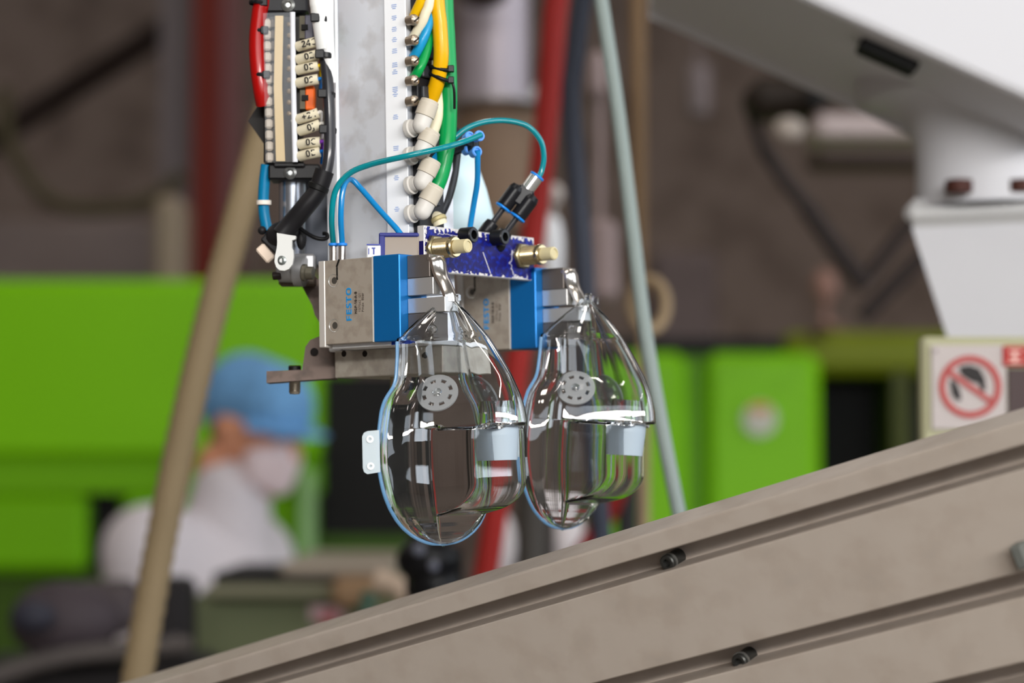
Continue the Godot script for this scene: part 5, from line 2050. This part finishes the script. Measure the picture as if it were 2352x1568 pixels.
	part(t, "chrome_barrel", b, mat(C(214, 214, 212), 0.2, 0.9), "chrome barrel")
	b = MB.new(at)
	b.lathe(top - ax * 0.001, ax, [Vector2(0, 0), Vector2(0.0038, 0), Vector2(0.0042, 0.0004), Vector2(0.0042, 0.0013), Vector2(0, 0.0017)], 24)
	part(t, "collar", b, bl, "blue release collar")
	var mid := pt(1192, 461, 1.301)
	b = MB.new(at)
	for s in [-1.0, 1.0]:
		b.lathe(mid + sd * 0.0046 * s - ax * 0.0072, ax, [Vector2(0, 0), Vector2(0.0042, 0), Vector2(0.0044, 0.0006), Vector2(0.0044, 0.011), Vector2(0.0036, 0.0135), Vector2(0, 0.0145)], 24)
	b.box(mid + ax * 0.003, Vector3(0.009, 0.011, 0.006), Basis(sd, ax, sd.cross(ax)), 0.001)
	part(t, "body", b, dk)
	b = MB.new(at)
	for s in [-1.0, 1.0]:
		b.lathe(mid + sd * 0.0046 * s - ax * 0.0086, ax, [Vector2(0, 0), Vector2(0.0042, 0), Vector2(0.0047, 0.0004), Vector2(0.0047, 0.0012), Vector2(0, 0.0016)], 24)
	part(t, "collar", b, bl, "blue release collars")
	for s in [-1.0, 1.0]:
		var p0: Vector3 = mid + sd * 0.0044 * s - ax * 0.008
		var p1: Vector3 = p0 - ax * 0.012
		b = MB.new(at)
		b.tube([p0, p1], 0.0016, 14, 1)
		part(t, "stem", b, mat(C(44, 44, 48), 0.25))
		b = MB.new(at)
		b.lathe(p1 + ax * 0.003, -ax, [Vector2(0.0018, 0), Vector2(0.0036, 0.0008), Vector2(0.004, 0.004), Vector2(0.004, 0.010), Vector2(0, 0.0105)], 22)
		b.ball(p1 - ax * 0.006 + Vector3(0.001, -0.001, 0.002), Vector3(1, 1, 1) * 0.0036)
		part(t, "elbow", b, dk)


# ================================================================ the worker
# tapered capsules joined with a smooth minimum, meshed as surface nets
func nets(b: MB, bones: Array, cell: float, blend: float) -> void:
	var lo := Vector3.ONE * 1e9
	var hi := -lo
	for q in bones:
		for e in [[q[0], q[2]], [q[1], q[3]]]:
			lo = lo.min(e[0] - Vector3.ONE * (e[1] + 2 * cell))
			hi = hi.max(e[0] + Vector3.ONE * (e[1] + 2 * cell))
	var n := Vector3i(((hi - lo) / cell).ceil()) + Vector3i.ONE
	var sx := n.y * n.z
	var f := PackedFloat32Array()
	f.resize(n.x * sx)
	f.fill(1e3)
	for q in bones:
		var a: Vector3 = q[0]
		var c: Vector3 = q[1]
		var ra: float = q[2]
		var rc: float = q[3]
		var m := maxf(ra, rc) + blend + 2 * cell
		var l := Vector3i(((a.min(c) - Vector3.ONE * m - lo) / cell).floor()).clamp(Vector3i.ZERO, n - Vector3i.ONE)
		var h := Vector3i(((a.max(c) + Vector3.ONE * m - lo) / cell).ceil()).clamp(Vector3i.ZERO, n - Vector3i.ONE)
		var ac := c - a
		var l2 := maxf(ac.length_squared(), 1e-9)
		for x in range(l.x, h.x + 1):
			for y in range(l.y, h.y + 1):
				for z in range(l.z, h.z + 1):
					var p := lo + Vector3(x, y, z) * cell
					var t := clampf((p - a).dot(ac) / l2, 0.0, 1.0)
					var dd := (p - a - ac * t).length() - lerpf(ra, rc, t)
					var i := x * sx + y * n.z + z
					var o := f[i]
					var k := maxf(blend - absf(o - dd), 0.0) / blend
					f[i] = minf(o, dd) - k * k * blend * 0.25
	var vid := {}
	var vs := []
	var ns := []
	var offs := [0, sx, n.z, sx + n.z, 1, sx + 1, n.z + 1, sx + n.z + 1]
	for x in n.x - 1:
		for y in n.y - 1:
			for z in n.z - 1:
				var i := x * sx + y * n.z + z
				var v0 := f[i]
				if absf(v0) > cell * 2.5:
					continue
				var val := []
				var inside := 0
				for k in 8:
					var q: float = f[i + offs[k]]
					val.append(q)
					if q < 0:
						inside += 1
				if inside == 0 or inside == 8:
					continue
				var sum := Vector3()
				var cnt := 0
				for e in [[0, 1], [2, 3], [4, 5], [6, 7], [0, 2], [1, 3], [4, 6], [5, 7], [0, 4], [1, 5], [2, 6], [3, 7]]:
					var va: float = val[e[0]]
					var vb: float = val[e[1]]
					if (va < 0) != (vb < 0):
						var t := va / (va - vb)
						sum += Vector3(e[0] & 1, (e[0] >> 1) & 1, e[0] >> 2).lerp(Vector3(e[1] & 1, (e[1] >> 1) & 1, e[1] >> 2), t)
						cnt += 1
				vid[i] = vs.size()
				vs.append(lo + (Vector3(x, y, z) + sum / cnt) * cell)
				ns.append(Vector3(val[1] + val[3] + val[5] + val[7] - val[0] - val[2] - val[4] - val[6], val[2] + val[3] + val[6] + val[7] - val[0] - val[1] - val[4] - val[5], val[4] + val[5] + val[6] + val[7] - val[0] - val[1] - val[2] - val[3]).normalized())
	var st := [sx, n.z, 1]
	for i in vid:
		for ax in 3:
			var s0: int = st[ax]
			var s1: int = st[(ax + 1) % 3]
			var s2: int = st[(ax + 2) % 3]
			if i + s0 >= f.size() or (f[i] < 0) == (f[i + s0] < 0):
				continue
			if not (vid.has(i - s1) and vid.has(i - s2) and vid.has(i - s1 - s2)):
				continue
			var q := [vid[i], vid[i - s1], vid[i - s1 - s2], vid[i - s2]]
			b.tri(vs[q[0]], vs[q[1]], vs[q[2]], ns[q[0]], ns[q[1]], ns[q[2]])
			b.tri(vs[q[0]], vs[q[2]], vs[q[3]], ns[q[0]], ns[q[2]], ns[q[3]])


func build_person() -> void:
	var d := 4.3
	var head := pt(588, 1002, d)
	var feet := Vector3(pt(432, 1200, d).x, 0, head.z - 0.02)
	# facing right and towards the camera, looking down at the work
	var fw := Vector3(0.80, 0, 0.60)
	var rt := fw.cross(Vector3.UP) * -1.0        # the worker's left
	var hb := Basis(rt, Vector3.UP, fw) * Basis(Vector3(1, 0, 0), 0.17)
	var t := thing("person", "worker in a light blue cap, white face mask and white coat bending over a machine", "person", feet)
	var neck := head + Vector3(-0.055, -0.155, -0.01)
	var chest := Vector3(feet.x + 0.03, neck.y - 0.17, feet.z)
	var hips := Vector3(feet.x - 0.03, 0.88, feet.z - 0.02)
	var shl := chest + rt * 0.105 + Vector3(0, 0.10, 0)
	var shr := chest - rt * 0.135 + Vector3(0, 0.12, 0)
	var el := shl + fw * 0.08 + Vector3(0, -0.28, 0) + rt * 0.04
	var er := shr + fw * 0.06 + Vector3(0, -0.28, 0) - rt * 0.04
	var wl := el + fw * 0.22 + Vector3(0, -0.04, 0)
	var wr := er + fw * 0.22 + Vector3(0, -0.04, 0)
	var skin := mat(C(214, 150, 118), 0.55)
	var bones := [[neck + Vector3(0, 0.10, 0.0), neck, 0.055, 0.058], [neck, chest, 0.06, 0.10], [chest, hips, 0.12, 0.12], [shl, el, 0.052, 0.042], [shr, er, 0.052, 0.042], [el, wl, 0.042, 0.028], [er, wr, 0.042, 0.028], [chest, shl, 0.08, 0.06], [chest, shr, 0.08, 0.06]]
	for s in [-1.0, 1.0]:
		var hip: Vector3 = hips + rt * 0.09 * s
		var knee: Vector3 = Vector3(hip.x, 0.46, hip.z) + fw * 0.03
		var ankle: Vector3 = Vector3(hip.x, 0.08, hip.z)
		bones.append_array([[hip, knee, 0.085, 0.058], [knee, ankle, 0.055, 0.04], [ankle - Vector3(0, 0.03, 0), ankle + fw * 0.14 - Vector3(0, 0.045, 0), 0.045, 0.034]])
	var b := MB.new(feet)
	nets(b, bones, 0.016, 0.04)
	# head: skull, jaw, nose, ears
	var hs := 0.84
	var H := func(x: float, y: float, z: float) -> Vector3: return head + hb * Vector3(x, y, z) * hs
	nets(b, [[H.call(0, 0.035, -0.02), H.call(0, 0.03, 0.015), 0.072, 0.07], [H.call(0, -0.02, 0.02), H.call(0, -0.085, 0.055), 0.052, 0.03], [H.call(0, 0.02, 0.085), H.call(0, -0.02, 0.112), 0.010, 0.015], [H.call(0.078, 0.01, -0.01), H.call(0.074, -0.03, -0.005), 0.016, 0.011], [H.call(-0.078, 0.01, -0.01), H.call(-0.074, -0.03, -0.005), 0.016, 0.011], [H.call(0.05, 0.03, 0.07), H.call(-0.05, 0.03, 0.07), 0.018, 0.018], [H.call(0, -0.06, -0.02), neck, 0.05, 0.055]], 0.006, 0.02)
	# hands with five fingers each, in a grid of their own
	for q in [[wl, 1.0], [wr, -1.0]]:
		var w: Vector3 = q[0]
		var sd: float = q[1]
		var pd := (fw + Vector3(0, -0.35, 0)).normalized()
		var ps := rt * sd
		var hbones := [[w, w + pd * 0.03, 0.026, 0.026]]
		for k in 4:
			var o := ps * (0.027 - 0.018 * k)
			var kn := w + pd * 0.085 + o
			var ln: float = [0.034, 0.042, 0.039, 0.030][k]
			hbones.append([w + pd * 0.03 + o * 0.6, kn, 0.014, 0.0105])
			var j1 := kn + (pd + Vector3(0, -0.3, 0)).normalized() * ln
			hbones.append([kn, j1, 0.0095, 0.0085])
			hbones.append([j1, j1 + (pd + Vector3(0, -0.9, 0)).normalized() * ln * 0.8, 0.0085, 0.007])
		var tb0 := w + pd * 0.03 - ps * 0.026
		hbones.append([tb0, tb0 + (pd * 0.6 - ps * 0.8).normalized() * 0.04, 0.013, 0.010])
		hbones.append([tb0 + (pd * 0.6 - ps * 0.8).normalized() * 0.04, tb0 + pd * 0.055 - ps * 0.036, 0.010, 0.008])
		nets(b, hbones, 0.006, 0.008)
	var body := part(t, "body", b, skin)
	# eyes and brows
	b = MB.new(feet)
	for s in [-1.0, 1.0]:
		b.ball(H.call(0.032 * s, 0.012, 0.086), Vector3(0.012, 0.006, 0.008), hb, 10)
		b.box(H.call(0.033 * s, 0.032, 0.092), Vector3(0.034, 0.007, 0.008), hb, 0.002)
	part(t, "eyes", b, mat(C(50, 32, 26), 0.5))
	# hair
	b = MB.new(feet)
	nets(b, [[H.call(0, 0.02, -0.05), H.call(0, -0.04, -0.065), 0.058, 0.04]], 0.010, 0.02)
	part(t, "hair", b, mat(C(36, 28, 26), 0.6))
	# cap with a soft crown and a visor
	var capm := worn(C(108, 162, 212), 0.82, 6.0, 0.8, 0.0, 71, 0.01)
	b = MB.new(feet)
	nets(b, [[H.call(0, 0.085, -0.04), H.call(0, 0.08, 0.03), 0.074, 0.070], [H.call(0, 0.06, -0.06), H.call(0, 0.055, 0.05), 0.064, 0.056]], 0.009, 0.04)
	var cap := part(t, "cap", b, capm, "light blue work cap")
	b = MB.new(feet)
	for k in 16:
		var a0 := -1.15 + 2.3 * k / 16.0
		var a1 := -1.15 + 2.3 * (k + 1) / 16.0
		for z in [0.0, -0.004]:
			b.quad(H.call(sin(a0) * 0.086, 0.046 + z, cos(a0) * 0.086), H.call(sin(a1) * 0.086, 0.046 + z, cos(a1) * 0.086), H.call(sin(a1) * 0.12, 0.026 + z, cos(a1) * 0.17), H.call(sin(a0) * 0.12, 0.026 + z, cos(a0) * 0.17), Vector3(0, 1 if z == 0 else -1, 0))
		b.quad(H.call(sin(a0) * 0.12, 0.026, cos(a0) * 0.17), H.call(sin(a1) * 0.12, 0.026, cos(a1) * 0.17), H.call(sin(a1) * 0.12, 0.022, cos(a1) * 0.17), H.call(sin(a0) * 0.12, 0.022, cos(a0) * 0.17), fw)
	part(cap, "visor", b, capm)
	# face mask
	b = MB.new(feet)
	nets(b, [[H.call(0, -0.03, 0.085), H.call(0, -0.08, 0.075), 0.034, 0.030], [H.call(0.045, -0.04, 0.055), H.call(0.045, -0.07, 0.05), 0.026, 0.024], [H.call(-0.045, -0.04, 0.055), H.call(-0.045, -0.07, 0.05), 0.026, 0.024]], 0.008, 0.03)
	part(t, "face_mask", b, mat(C(226, 206, 208), 0.8), "white face mask")
	# coat over the trunk and arms, collar, trousers, shoes
	b = MB.new(feet)
	var coat := [[neck + Vector3(0.0, -0.005, 0), chest, 0.072, 0.13], [chest + Vector3(0, 0.02, 0), hips, 0.145, 0.15], [hips, hips - Vector3(0, 0.12, 0), 0.15, 0.16], [shl, el, 0.072, 0.062], [shr, er, 0.072, 0.062], [el, el.lerp(wl, 0.92), 0.06, 0.045], [er, er.lerp(wr, 0.92), 0.06, 0.045], [chest + Vector3(0, 0.03, 0), shl, 0.11, 0.08], [chest + Vector3(0, 0.03, 0), shr, 0.11, 0.08]]
	nets(b, coat, 0.016, 0.05)
	var cloth := mat(C(206, 198, 202), 0.85)
	var ct := part(t, "coat", b, cloth, "white work coat")
	b = MB.new(feet)
	nets(b, [[neck + Vector3(0.012, 0.055, 0.01), neck + Vector3(0, -0.03, 0), 0.070, 0.085]], 0.010, 0.03)
	part(ct, "collar", b, cloth)
	b = MB.new(feet)
	for s in [-1.0, 1.0]:
		var hip: Vector3 = hips + rt * 0.085 * s
		nets(b, [[hip, Vector3(hip.x, 0.46, hip.z) + fw * 0.03, 0.105, 0.08], [Vector3(hip.x, 0.46, hip.z) + fw * 0.03, Vector3(hip.x, 0.10, hip.z), 0.08, 0.068]], 0.018, 0.04)
	part(t, "trousers", b, mat(C(70, 80, 110), 0.8))
	b = MB.new(feet)
	for s in [-1.0, 1.0]:
		var an: Vector3 = hips + rt * 0.09 * s
		nets(b, [[Vector3(an.x, 0.055, an.z) - fw * 0.03, Vector3(an.x, 0.046, an.z) + fw * 0.15, 0.054, 0.045]], 0.012, 0.02)
	part(t, "shoes", b, mat(C(40, 40, 44), 0.6))
